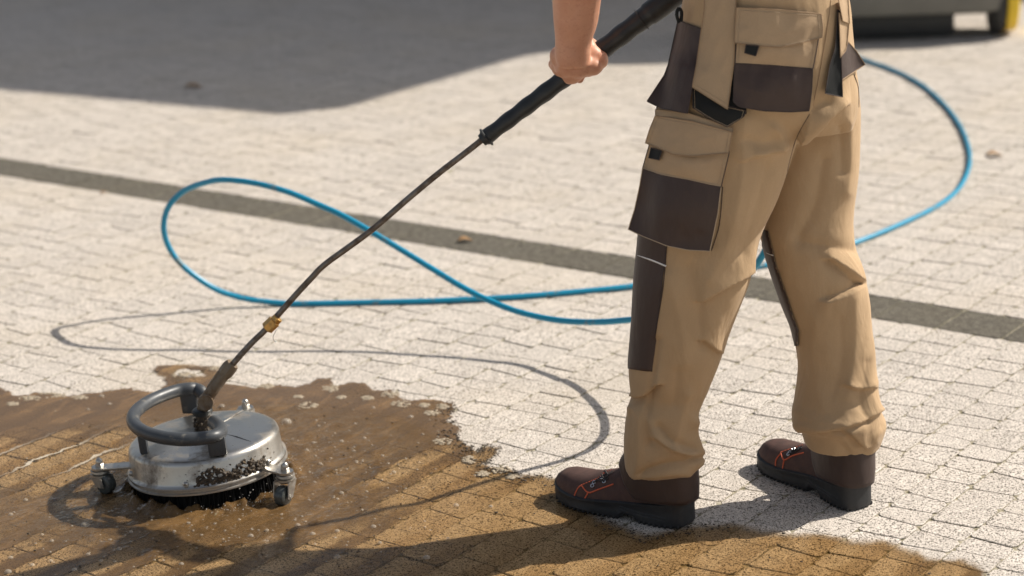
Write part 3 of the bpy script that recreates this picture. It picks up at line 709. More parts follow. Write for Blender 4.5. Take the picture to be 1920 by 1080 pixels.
# clump of mud and grit on the side wall
rs = random.Random(3)
def side(px_frac_ang, z, r=0): a = math.radians(px_frac_ang); return TM @ Vector(((RB + r) * math.cos(a), (RB + r) * math.sin(a), z))
mud_lumps = []
for k in range(520):
    u_ = rs.random(); a_ = -90 + 56 * u_; hgt = .020 + .016 * math.sin(u_ * math.pi * 2.2) ** 2
    z_ = .050 + rs.random() ** 1.2 * hgt; p = side(a_ + rs.gauss(0, 1.0), z_, rs.uniform(-.002, .003))
    r_ = rs.uniform(.0014, .0034); mud_lumps.append(ellg(p, (r_ * rs.uniform(.8, 1.6), r_, r_ * rs.uniform(.6, 1.0)), Matrix.Rotation(rs.random() * 3, 3, 'Y'), 8, 6))
for k in range(70):
    a_ = rs.uniform(-100, -20); p = side(a_, rs.uniform(.045, .085)); r_ = rs.uniform(.0008, .0018); mud_lumps.append(ellg(p, (r_ * 1.4, r_, r_), None, 6, 4))
mbx = MB()
for g_ in mud_lumps: mbx.add(*g_)
mex = bpy.data.meshes.new('mud_clump'); mex.from_pydata(mbx.v, [], mbx.f)
ox = bpy.data.objects.new('tmp', mex); COL.objects.link(ox); rm = ox.modifiers.new('r', 'REMESH'); rm.mode = 'VOXEL'; rm.voxel_size = .0011
dgx = bpy.context.evaluated_depsgraph_get(); dgx.update(); me2 = bpy.data.meshes.new_from_object(ox.evaluated_get(dgx)); me2.name = 'mud_clump'
bpy.data.objects.remove(ox); bpy.data.meshes.remove(mex)
for v_ in me2.vertices: v_.co += Vector((noise.noise(v_.co * 300), noise.noise(v_.co * 300 + Vector((9, 0, 0))), noise.noise(v_.co * 300 + Vector((0, 9, 0))))) * .0011
mc_ = link('mud_clump', me2, M_DEBR, housing, False); mc_['kind'] = 'stuff'
# splashing drops thrown from under the skirt
mb = MB()
for k in range(150):
    a_ = math.radians(rs.uniform(-95, 15)); r_ = RB + abs(rs.gauss(.012, .02)); rr = rs.uniform(.0004, .0013)
    mb.add(*ellg((CLN[0] + r_ * math.cos(a_), CLN[1] + r_ * math.sin(a_), .003 + abs(rs.gauss(0, .012))), (rr, rr, rr * 1.2), None, 6, 4))
dm, dnt, db = newmat('drop'); db.inputs['Base Color'].default_value = (.8, .76, .7, 1); db.inputs['Roughness'].default_value = .05; db.inputs['Alpha'].default_value = .45
tag(mb.build('splash_drops', dm, None, True, None), 'small water drops splashing from under the round cleaner', 'water drops', kind='stuff')

# ------------------------------------------------------------ blue pressure hose
HP = [(1475, -60, .0074), (1480, 10, .0074), (1510, 62, .0074), (1560, 92, .0074), (1620, 112, .0074), (1690, 138, .0074), (1745, 172, .0074), (1795, 228, .0074), (1818, 290, .0074), (1806, 340, .0074), (1770, 378, .0074), (1700, 415, .0074),
      (1600, 456, .0074), (1510, 482, .0074), (1440, 496, .0074), (1350, 512, .0074), (1190, 536, .0074), (1060, 549, .0074), (960, 557, .0074), (820, 564, .0074), (700, 567, .0074), (600, 569, .0074), (550, 569.5, .007), (500, 566, .012), (450, 558, .025), (400, 540, .055), (350, 505, .108),
      (320, 470, .158), (307, 430, .218), (315, 390, .275), (345, 358, .322), (390, 341, .356), (425, 337.5, .368), (480, 344, .365), (540, 360, .348), (600, 385, .318), (640, 403, .298), (700, 437, .258), (760, 473, .215), (820, 510, .173),
      (870, 540, .143), (920, 565, .118), (980, 587, .100), (1050, 601, .095), (1120, 604, .110), (1190, 599, .138), (1250, 594, .168), (1310, 580, .21), (1360, 553, .26), (1400, 518, .312), (1432, 475, .372), (1460, 415, .445), (1480, 375, .49), (1500, 340, .528), (1520, 300, .572), (1530, 250, .63), (1540, 200, .688), (1545, 150, .748), (1545, 100, .808), (1540, 50, .862), (1530, 0, .92), (1500, -60, .988)]
hp = [atz(*p) for p in HP]
hp.append(np.array(GUNH))
mb = MB(); mb.add(*tubeg(cat(hp, 6), .0074, 14))
hs_ = mb.build('pressure_hose', M_HOSE, None, True, 60)
tag(hs_, 'long blue rubber hose looping over the paving behind the lance', 'hose')

# ------------------------------------------------------------ the worker
PC = (0.44, 3.92, 0.0)
person = thing('person', 'worker seen from behind in tan trousers with brown pockets, one bare forearm gripping the lance', 'person', PC)
def evalmesh(o, name):
    dg = bpy.context.evaluated_depsgraph_get(); dg.update()
    me = bpy.data.meshes.new_from_object(o.evaluated_get(dg)); me.name = name
    old = o.data; bpy.data.objects.remove(o); bpy.data.meshes.remove(old); return me
def remesh(parts, voxel, smooth=6, name='m', sf=0.5):
    mb = MB()
    for g in parts: mb.add(*g)
    me = bpy.data.meshes.new(name); me.from_pydata(mb.v, [], mb.f)
    bm = bmesh.new(); bm.from_mesh(me); bmesh.ops.recalc_face_normals(bm, faces=bm.faces); bm.to_mesh(me); bm.free()
    o = bpy.data.objects.new(name, me); COL.objects.link(o)
    r = o.modifiers.new('r', 'REMESH'); r.mode = 'VOXEL'; r.voxel_size = voxel; r.adaptivity = 0
    if smooth: s = o.modifiers.new('s', 'SMOOTH'); s.factor = sf; s.iterations = smooth
    return evalmesh(o, name)
def resamp(st, n):
    st = np.array(st, float); out = []
    c = cat(list(st), n); return c
def legloft(st, n=5, seg=40, ex=2.25):
    rows = resamp(st, n); vs = []; fs = []
    for (y, xl, xr, Y, ds) in rows:
        Lp, Rp = aty(xl, y, Y), aty(xr, y, Y); c = (Lp + Rp) / 2; h = (Rp - Lp) / 2; b = np.linalg.norm(h) * ds
        for k in range(seg):
            a = 2 * math.pi * k / seg; ca, sa = math.cos(a), math.sin(a)
            ca = math.copysign(abs(ca) ** (2 / ex), ca); sa = math.copysign(abs(sa) ** (2 / ex), sa)
            vs.append(c + h * ca + np.array([0, b * sa, 0]))
    m = len(rows)
    for i in range(m - 1):
        for k in range(seg): fs.append((i * seg + k, i * seg + (k + 1) % seg, (i + 1) * seg + (k + 1) % seg, (i + 1) * seg + k))
    fs.append(tuple(range(seg))); fs.append(tuple((m - 1) * seg + k for k in range(seg))[::-1])
    return vs, fs
PELV = [(-110, 1300, 1560, 3.93, 1.0), (-60, 1288, 1578, 3.93, 1.0), (0, 1281, 1592, 3.93, 1.0), (60, 1270, 1597, 3.93, .98), (130, 1256, 1603, 3.93, .95), (190, 1244, 1608, 3.93, .86), (235, 1262, 1598, 3.93, .70)]
NEAR = [(110, 1262, 1500, 3.895, .95), (190, 1240, 1519, 3.885, .85), (250, 1226, 1497, 3.88, .84), (310, 1214, 1477, 3.878, .84), (370, 1206, 1456, 3.875, .85), (430, 1199, 1429, 3.875, .87), (480, 1195, 1415, 3.875, .88), (520, 1191, 1406, 3.874, .9), (560, 1188, 1391, 3.873, .9), (620, 1184, 1367, 3.87, .92), (680, 1179, 1346, 3.87, .92),
        (715, 1180, 1331, 3.87, .92), (738, 1185, 1322, 3.87, .9), (765, 1177, 1310, 3.868, .95), (800, 1171, 1302, 3.866, .96), (836, 1170, 1310, 3.865, .93), (858, 1171, 1317, 3.865, .88), (872, 1173, 1308, 3.865, .84), (882, 1174, 1294, 3.865, .80)]
FAR = [(130, 1400, 1604, 3.985, .95), (200, 1420, 1611, 3.985, .9), (260, 1430, 1611, 3.98, .9), (330, 1430, 1607, 3.975, .92), (390, 1428, 1599, 3.97, .95), (430, 1424, 1597, 3.965, .97), (470, 1434, 1605, 3.96, .97), (510, 1446, 1619, 3.955, .97), (560, 1463, 1628, 3.95, .97), (620, 1486, 1634, 3.945, .95), (680, 1497, 1639, 3.94, .95),
       (730, 1495, 1643, 3.935, .95), (770, 1489, 1650, 3.93, .95), (790, 1488, 1659, 3.93, .92), (803, 1502, 1658, 3.93, .88), (818, 1508, 1653, 3.93, .84), (834, 1513, 1648, 3.93, .80)]
tm = remesh([legloft(PELV), legloft(NEAR), legloft(FAR)], 0.0036, 16, 'trousers')
nv = len(tm.vertices); co = np.zeros(nv * 3); tm.vertices.foreach_get('co', co); co = co.reshape(-1, 3)
no = np.zeros(nv * 3); tm.vertex_normals.foreach_get('vector', no); no = no.reshape(-1, 3)
q = co - CC; wv = q @ FW; px = 960 + FPX * (q @ AX) / wv; py = 540 - FPX * (q @ UP) / wv
vd = q / np.linalg.norm(q, axis=1)[:, None]; facing = np.clip(-(no * vd).sum(1) * 2.4 + .25, 0, 1)
# which leg: compare with the crotch line
crot = np.interp(py, [200, 260, 330, 400, 430, 480, 560, 680, 800, 900], [1524, 1494, 1474, 1444, 1430, 1428, 1430, 1425, 1400, 1400])
isnear = (co[:, 1] < 3.99) & (px < crot + 2)
FOLD = [  # (leg, amplitude, width px, polyline)
 ('n', .011, 11, [(1318, 880), (1314, 850), (1306, 815), (1303, 790)]), ('n', -.009, 7, [(1205, 886), (1245, 872), (1285, 866), (1312, 855)]), ('n', .007, 8, [(1180, 893), (1230, 890), (1275, 886), (1308, 893)]),
 ('n', .008, 11, [(1205, 760), (1222, 805), (1250, 838), (1290, 856)]), ('n', -.008, 8, [(1235, 800), (1262, 828), (1300, 842)]), ('n', .006, 10, [(1178, 765), (1195, 775), (1200, 830), (1196, 880)]),
 ('n', -.007, 8, [(1232, 640), (1226, 700), (1213, 780), (1220, 830)]), 
 
 ('n', .006, 9, [(1452, 240), (1462, 252), (1468, 268)]), ('n', .006, 9, [(1420, 286), (1445, 290), (1470, 275)]), ('n', -.006, 12, [(1400, 262), (1430, 270), (1462, 262)]), ('n', .006, 16, [(1395, 225), (1390, 330), (1370, 430), (1330, 520)]), ('n', -.005, 18, [(1440, 320), (1415, 400), (1390, 470)]),
 ('n', .005, 10, [(1290, 740), (1275, 790), (1262, 840)]), ('n', -.004, 9, [(1270, 700), (1265, 760)]), ('n', .005, 14, [(1255, 520), (1275, 600), (1285, 680)]), ('n', -.005, 12, [(1290, 500), (1310, 580), (1318, 650)]),
 ('f', -.007, 14, [(1500, 455), (1550, 462), (1600, 470)]),
 ('f', .010, 15, [(1478, 268), (1510, 245), (1545, 215), (1572, 195)]), ('f', -.010, 16, [(1465, 225), (1510, 210), (1548, 192)]), ('f', .006, 12, [(1590, 230), (1592, 300), (1585, 360)]), ('f', -.006, 10, [(1577, 240), (1580, 320)]), ('f', -.007, 16, [(1545, 300), (1530, 380), (1500, 440)]),
 ('f', .007, 12, [(1600, 560), (1602, 640), (1590, 740)]), ('f', -.006, 12, [(1575, 600), (1578, 680), (1560, 740)]), ('f', .007, 10, [(1640, 640), (1628, 720), (1640, 770)]), ('f', -.007, 9, [(1625, 680), (1612, 750), (1625, 790)]), ('f', .006, 9, [(1590, 720), (1615, 728), (1640, 715)]),
 ('f', .008, 8, [(1500, 795), (1540, 805), (1580, 818), (1600, 838), (1640, 826)]), ('f', -.005, 8, [(1530, 822), (1570, 828), (1592, 846)]), ('f', .009, 9, [(1590, 812), (1625, 795), (1650, 770)]), ('f', -.005, 7, [(1598, 820), (1630, 815), (1652, 800)]), ('f', .006, 8, [(1510, 842), (1560, 851), (1640, 850)]), ('f', .006, 10, [(1492, 770), (1530, 788), (1580, 795)]),
 ('f', .005, 14, [(1530, 600), (1525, 680), (1540, 760)]), ('f', -.005, 14, [(1505, 620), (1510, 700)]),
]
def pdist(px, py, L_):
    d = np.full(len(px), 1e9)
    L_ = cat([np.array(p, float) for p in L_], 4)
    for a, b in zip(L_[:-1], L_[1:]):
        ab = b - a; t = np.clip(((px - a[0]) * ab[0] + (py - a[1]) * ab[1]) / (ab @ ab + 1e-9), 0, 1)
        d = np.minimum(d, np.hypot(px - a[0] - t * ab[0], py - a[1] - t * ab[1]))
    return d
disp = np.zeros(nv)
for leg, amp, wd, Lp in FOLD:
    sel = isnear if leg == 'n' else ~isnear
    d = pdist(px[sel], py[sel], Lp); disp[sel] += (0.55 if leg == 'f' and min(q_[1] for q_ in Lp) > 540 else 1.1) * amp * np.exp(-(d / (wd * .95)) ** 1.45) * facing[sel]
STEPS = [  # folds that overhang: bulge on one side of the line, hollow on the other (leg, amp, reach out, reach in, polyline left to right, +1 bulge above / -1 bulge below)
 ('n', .010, 40, 16, [(1318, 566), (1345, 548), (1378, 530), (1412, 510)], 1), ('n', .010, 26, 12, [(1165, 738), (1190, 744), (1212, 741), (1232, 722)], 1), ('n', .006, 22, 10, [(1228, 822), (1262, 845), (1300, 858), (1322, 852)], 1),
 ('n', .006, 18, 10, [(1320, 640), (1338, 655), (1350, 662)], 1), ('n', .005, 26, 12, [(1395, 300), (1425, 292), (1462, 284)], 1),
 ('f', .010, 30, 14, [(1556, 486), (1580, 504), (1612, 526), (1630, 532)], 1), ('f', .008, 30, 14, [(1550, 562), (1580, 552), (1612, 535), (1630, 528)], -1),
 ('f', .008, 22, 10, [(1494, 806), (1530, 810), (1575, 806), (1600, 820), (1618, 834)], 1), ('f', .007, 20, 10, [(1588, 800), (1620, 790), (1655, 766)], 1), ('f', .005, 24, 12, [(1590, 724), (1606, 730), (1632, 728)], 1),
 ('f', .008, 40, 20, [(1474, 282), (1510, 262), (1548, 222), (1580, 196)], 1),
]
for leg, amp, w1, w2, Lp, sg in STEPS:
    sel = isnear if leg == 'n' else ~isnear
    X_, Y_ = px[sel], py[sel]; Lc = np.array(cat([np.array(p_, float) for p_ in Lp], 5)); d = pdist(X_, Y_, Lp)
    yl = np.interp(X_, Lc[:, 0], Lc[:, 1]); s_ = np.where(Y_ < yl, 1, -1) * sg
    endf = np.clip((X_ - Lc[0, 0] + 22) / 22, 0, 1) * np.clip((Lc[-1, 0] + 14 - X_) / 14, 0, 1)
    v_ = np.where(s_ > 0, np.exp(-d / w1), -0.8 * np.exp(-d / w2)) * np.clip(d / 2.5, 0, 1)
    disp[sel] += 1.2 * amp * v_ * endf * facing[sel]
def fbm(p, s, o=0): return noise.noise(Vector((p[0] * s + o, p[1] * s, p[2] * s * .55)))
n_ = np.array([0.0030 * fbm(p, 7) + 0.0010 * (1 - 2 * abs(fbm(p, 14, 5))) + 0.0004 * (1 - 2 * abs(fbm(p, 38, 9))) for p in co])
hemf = np.clip((0.30 - co[:, 2]) / .2, 0, 1)
n_ += hemf * np.array([0.0014 * (1 - 2.2 * abs(noise.noise(Vector((p[0] * 11, p[1] * 11, p[2] * 30))))) for p in co])
co2 = co + no * (disp + n_)[:, None]
tm.vertices.foreach_set('co', co2.ravel()); tm.update()
fverts = [tuple(p.vertices) for p in tm.polygons]
bvh = BVHTree.FromPolygons([Vector(v) for v in co2], fverts)
tmw = tm.copy()
trousers = link('trousers', tm, M_TAN, person, True)
CV = Vector(CC)
def hit(x, y, bv=None):
    d = Vector(ray(x, y)).normalized(); h = (bv or bvh).ray_cast(CV, d); return h
def rs1(P, n):
    P = [np.array(p, float) for p in P]; s = np.concatenate([[0], np.cumsum([np.linalg.norm(b - a) for a, b in zip(P[:-1], P[1:])])]); t = np.linspace(0, s[-1], n)
    return np.stack([np.interp(t, s, [p[0] for p in P]), np.interp(t, s, [p[1] for p in P])], 1)
def patch(name, top, bot, off=(.010, .014), th=.004, mat=None, left=None, right=None, nx=26, ny=26, puff=0.0, noisea=.0020, parent=None, side=0.0, sd=None, bv=None, trim=M_THD, dmax=None, flare=None):
    T, B = rs1(top, nx), rs1(bot, nx); Lf = rs1(left or [top[0], bot[0]], ny); Rt = rs1(right or [top[-1], bot[-1]], ny)
    s = np.linspace(0, 1, nx)[None, :, None]; t = np.linspace(0, 1, ny)[:, None, None]
    G_ = (1 - t) * T[None] + t * B[None] + (1 - s) * Lf[:, None] + s * Rt[:, None] - ((1 - s) * (1 - t) * T[0] + s * (1 - t) * T[-1] + (1 - s) * t * B[0] + s * t * B[-1])
    D = np.full((ny, nx), np.nan)
    for i in range(ny):
        for j in range(nx):
            h = hit(G_[i, j, 0], G_[i, j, 1], bv)
            if h[0] is not None: D[i, j] = h[3]
    med = np.nanmedian(D); D[np.abs(D - med) > .11] = np.nan
    ok = ~np.isnan(D); F_ = np.where(ok, D, med)
    for it in range(200):
        A_2 = np.pad(F_, 1, mode='edge'); av = (A_2[:-2, 1:-1] + A_2[2:, 1:-1] + A_2[1:-1, :-2] + A_2[1:-1, 2:]) / 4; F_ = np.where(ok, F_, av)
    S_ = F_.copy()
    for it in range(14):
        A_2 = np.pad(S_, 1, mode='edge'); S_ = (A_2[:-2, 1:-1] + A_2[2:, 1:-1] + A_2[1:-1, :-2] + A_2[1:-1, 2:]) / 4
        S_ = np.where(ok, np.minimum(S_, F_), S_)
    tt = np.linspace(0, 1, ny)[:, None]; ss = np.linspace(0, 1, nx)[None, :]
    O = off[0] + (off[1] - off[0]) * tt + puff * np.sin(math.pi * tt) * np.sin(math.pi * ss)
    if flare is not None: O = O + flare(ss, tt)
    vs = []; 
    for i in range(ny):
        for j in range(nx):
            d = Vector(ray(*G_[i, j])).normalized(); P = CV + d * (S_[i, j] - O[i, j])
            P = P + d * (-noisea * 1.6 * noise.noise(P * 18) - noisea * (1 - 2 * abs(noise.noise(Vector((P.x * 34, P.y * 34, P.z * 22))))) - noisea * .25 * noise.noise(P * 110)); vs.append(P)
    fs = [(i * nx + j, (i + 1) * nx + j, (i + 1) * nx + j + 1, i * nx + j + 1) for i in range(ny - 1) for j in range(nx - 1)]
    # closed slab: back sheet and rim
    n0_ = len(vs); back = [v + (v - CV).normalized() * th for v in vs]
    allv = vs + back; fb_ = [tuple(k + n0_ for k in f[::-1]) for f in fs]
    bd = [j for j in range(nx)] + [i * nx + nx - 1 for i in range(1, ny)] + [(ny - 1) * nx + j for j in range(nx - 2, -1, -1)] + [i * nx for i in range(ny - 2, 0, -1)]
    rim = [(bd[k], bd[(k + 1) % len(bd)], bd[(k + 1) % len(bd)] + n0_, bd[k] + n0_) for k in range(len(bd))]
    o = mk(name, allv, fs + fb_ + rim, mat, parent or trousers, True, 45)
    if trim and nx > 10 and ny > 10 and mat is not M_BRN:
        rows = [[vs[2 * nx + j] for j in range(1, nx - 1)], [vs[(ny - 2) * nx + j] for j in range(1, nx - 1)], [vs[i * nx + 1] for i in range(1, ny - 1)], [vs[i * nx + nx - 2] for i in range(1, ny - 1)]]
        mb = MB()
        for rw in rows:
            dn = cat([np.array(v) for v in rw], 5)
            for k in range(0, len(dn) - 2, 3): mb.add(*tubeg([Vector(dn[k]) - (Vector(dn[k]) - CV).normalized() * .0004, Vector(dn[k + 2]) - (Vector(dn[k + 2]) - CV).normalized() * .0004], .00055, 4))
        mb.build('seam_stitches', M_STI, parent or trousers)
    if trim:
        mb = MB(); mb.add(*tubeg([vs[k] - (vs[k] - CV).normalized() * .0001 for k in bd], .0009, 5, closed=True)); mb.build('edge_stitching', trim, parent or trousers)
    return o, G_, vs
def stline(pts, mat, r=.0007, bv=None, off=.0008, par=None, name='stitching', n=5, dash=None):
    out = []
    for x, y in cat([np.array(p, float) for p in pts], n):
        h = hit(x, y, bv)
        if h[0] is not None: out.append(h[0] - Vector(ray(x, y)).normalized() * off)
    if len(out) < 2: return None
    mb = MB()
    if dash:
        for k in range(0, len(out) - 1, 2): mb.add(*tubeg([out[k], out[k + 1]], r, 5))
    else: mb.add(*tubeg(out, r, 5))
    return mb.build(name, mat, par or trousers)
# --- knee patches: shells lifted off the trouser fronts
def shell(sel, name, mat, off, snap=None):
    used = {}; vs = []; fs = []
    tno = np.zeros(nv * 3); tmw.vertex_normals.foreach_get('vector', tno); tno = tno.reshape(-1, 3)
    for f in fverts:
        if all(sel[i] for i in f):
            for i in f:
                if i not in used: used[i] = len(vs); vs.append(co2[i] + tno[i] * off + snap[i])
            fs.append(tuple(used[i] for i in f))
    if fs: return mk(name, vs, fs, mat, trousers, True)
fw_ = -(no * vd).sum(1)
eN = np.interp(py, [430, 460, 540, 620, 697], [1262, 1250, 1243, 1230, 1221]); eF = np.interp(py, [425, 430, 500, 570, 620, 660], [1440, 1441, 1457, 1481, 1497, 1497])
topN = 436 + (px - 1196) * .28; botN = 691 + (px - 1178) * .12
topF = 430 + (px - 1425) * .15; botF = np.full(nv, 648.)
SN = 3.0
mpp = (q @ FW) / FPX
def cutsel(leg, top, bot, e, back):
    ee = np.where(fw_ > -.05, e, e + back)
    sel = leg & (py > top - SN) & (py < bot + SN) & (px < ee + SN)
    dxy = np.where(np.abs(px - ee) <= SN, ee - px, 0); dz = np.where(np.abs(py - top) <= SN, top - py, 0) + np.where(np.abs(py - bot) <= SN, bot - py, 0)
    return sel, (dxy * mpp)[:, None] * AX[None] - (dz * mpp)[:, None] * UP[None]
selN, snN = cutsel(isnear, topN, botN, eN, 45); selF, snF = cutsel(~isnear, topF, botF, eF, 55)
shell(selN, 'knee_patch', M_BRN, .0018, snN); shell(selF, 'knee_patch', M_BRN, .0018, snF)
stline([(1190, 476), (1200, 480), (1225, 489), (1249, 499)], M_WHT, .0016, name='piping', off=.0022); stline([(1433, 468), (1438, 474), (1450, 479)], M_WHT, .0013, name='piping', off=.0022)
stline([(1250, 462), (1243, 540), (1230, 620), (1222, 697)], M_THD, .0009, off=.001)
# --- left thigh cargo pocket
patch('cargo_pocket', [(1220, 262), (1300, 285), (1368, 284)], [(1204, 318), (1240, 328), (1290, 337), (1352, 351)], (.006, .010), .014, M_TAN2, puff=.008, left=[(1220, 262), (1212, 290), (1204, 318)])
patch('cargo_pocket_panel', [(1205, 315), (1240, 327), (1290, 336), (1352, 350)], [(1178, 430), (1205, 443), (1250, 461), (1290, 469), (1331, 471)], (.011, .018), .020, M_BRN, left=[(1205, 315), (1199, 350), (1190, 392), (1178, 430)], right=[(1352, 350), (1346, 400), (1331, 471)], puff=.008, noisea=.0018, trim=M_STI)
patch('cargo_pocket_flap', [(1229, 216), (1300, 228), (1373, 248)], [(1210, 268), (1238, 279), (1262, 290), (1300, 293), (1366, 287)], (.013, .019), .0035, M_TAN2, left=[(1229, 216), (1219, 240), (1210, 268)], right=[(1373, 248), (1366, 287)], trim=M_THR)
patch('pull_tab', [(1221, 277), (1241, 283)], [(1216, 296), (1236, 300)], (.019, .021), .003, M_BLK, nx=6, ny=6)
patch('waist_patch', [(1229, 205), (1290, 212), (1374, 240)], [(1229, 217), (1300, 229), (1374, 249)], (.006, .010), .004, M_TAN2, nx=20, ny=6, trim=M_THR)
# --- left back pocket
patch('back_pocket_gusset', [(1378, 84), (1392, 84)], [(1364, 204), (1400, 214)], (.004, .008), .006, M_BLK, left=[(1378, 84), (1374, 140), (1364, 204)], nx=6, ny=14, trim=None)
patch('back_pocket', [(1381, 70), (1536, 66)], [(1378, 121), (1440, 124), (1524, 131)], (.008, .012), .010, M_TAN2, right=[(1536, 66), (1530, 100), (1524, 131)], puff=.008)
patch('back_pocket_panel', [(1378, 119), (1440, 122), (1524, 129)], [(1375, 190), (1385, 200), (1432, 208), (1480, 210), (1517, 208)], (.013, .019), .014, M_BRN, left=[(1378, 119), (1376, 160), (1375, 190)], right=[(1524, 129), (1522, 170), (1517, 208)], puff=.006, noisea=.0022, trim=M_THD)
patch('back_pocket_flap', [(1381, 14), (1460, 18), (1540, 26)], [(1377, 80), (1420, 86), (1462, 89), (1505, 80), (1542, 70)], (.012, .019), .0035, M_TAN2, right=[(1540, 26), (1543, 50), (1542, 70)], trim=M_THR, noisea=.0016)
patch('pull_tab', [(1399, 84), (1423, 86)], [(1396, 99), (1417, 105)], (.021, .022), .003, M_BLK, nx=6, ny=6)
# --- hanging holster pockets in front of the left hip
patch('holster_bag', [(1298, 160), (1364, 198), (1399, 208)], [(1300, 202), (1338, 226), (1364, 238), (1394, 219)], (.010, .010), .010, M_BLK, left=[(1298, 160), (1299, 202)], right=[(1399, 208), (1394, 219)], puff=.004)
patch('holster_panel', [(1322, -30), (1379, -30)], [(1298, 163), (1364, 205)], (.008, .020), .004, M_TAN2, left=[(1322, -30), (1320, 20), (1306, 120), (1298, 163)], right=[(1379, -30), (1380, 20), (1376, 120), (1364, 205)], trim=M_THR, ny=28)
patch('holster_pocket', [(1271, 38), (1319, 56)], [(1213, 190), (1240, 203), (1289, 213)], (.006, .030), .010, M_BRN, left=[(1271, 38), (1253, 120), (1246, 140), (1213, 190)], right=[(1319, 56), (1305, 120), (1300, 150), (1289, 213)], puff=.004, noisea=.002)
patch('holster_lining', [(1232, 196), (1289, 206)], [(1230, 214), (1289, 222)], (.004, .006), .006, M_TAN2, nx=10, ny=5)
mb = MB(); h0 = aty(1274, 42, 3.86); mb.add(*tubeg(cat([aty(1273, 42, 3.865), aty(1269, 28, 3.862), aty(1272, 16, 3.865), aty(1278, 22, 3.868), aty(1277, 40, 3.868)], 3), .0032, 8)); mb.build('hanging_loop', M_BLK, trousers)
stline([(1322, 2), (1318, 40), (1306, 110), (1300, 150)], M_THR, .0007, n=6)
# --- right side holster
patch('holster_gusset', [(1571, 18), (1576, 22)], [(1547, 175), (1580, 182)], (.006, .014), .006, M_BLK, left=[(1571, 18), (1566, 90), (1556, 120), (1547, 175)], right=[(1576, 22), (1577, 100), (1580, 182)], nx=8, ny=22, trim=M_THD)
patch('holster_pocket', [(1575, 108), (1585, 96), (1590, 78)], [(1578, 151), (1600, 136), (1622, 121)], (.012, .006), .008, M_BRN, left=[(1575, 108), (1577, 151)], right=[(1590, 78), (1606, 96), (1622, 121)], nx=12, ny=12, trim=M_THR, noisea=.002)
patch('holster_panel', [(1573, 24), (1592, 44)], [(1576, 108), (1588, 86)], (.014, .016), .004, M_TAN2, nx=8, ny=14, trim=M_THR)
patch('holster_flap', [(1571, -6), (1590, -6)], [(1580, 39), (1593, 44)], (.018, .020), .0035, M_TAN2, nx=8, ny=10, trim=M_THR)
# seams on the cloth
stline([(1518, 214), (1492, 262), (1474, 330)], M_THD, .0006)
stline([(1558, 0), (1553, 40), (1540, 120), (1524, 200)], M_THR, .0006, n=8)
stline([(1601, 140), (1609, 165), (1610, 200)], M_THD, .0012)
stline([(1355, 350), (1349, 420), (1334, 470)], M_THD, .0008)

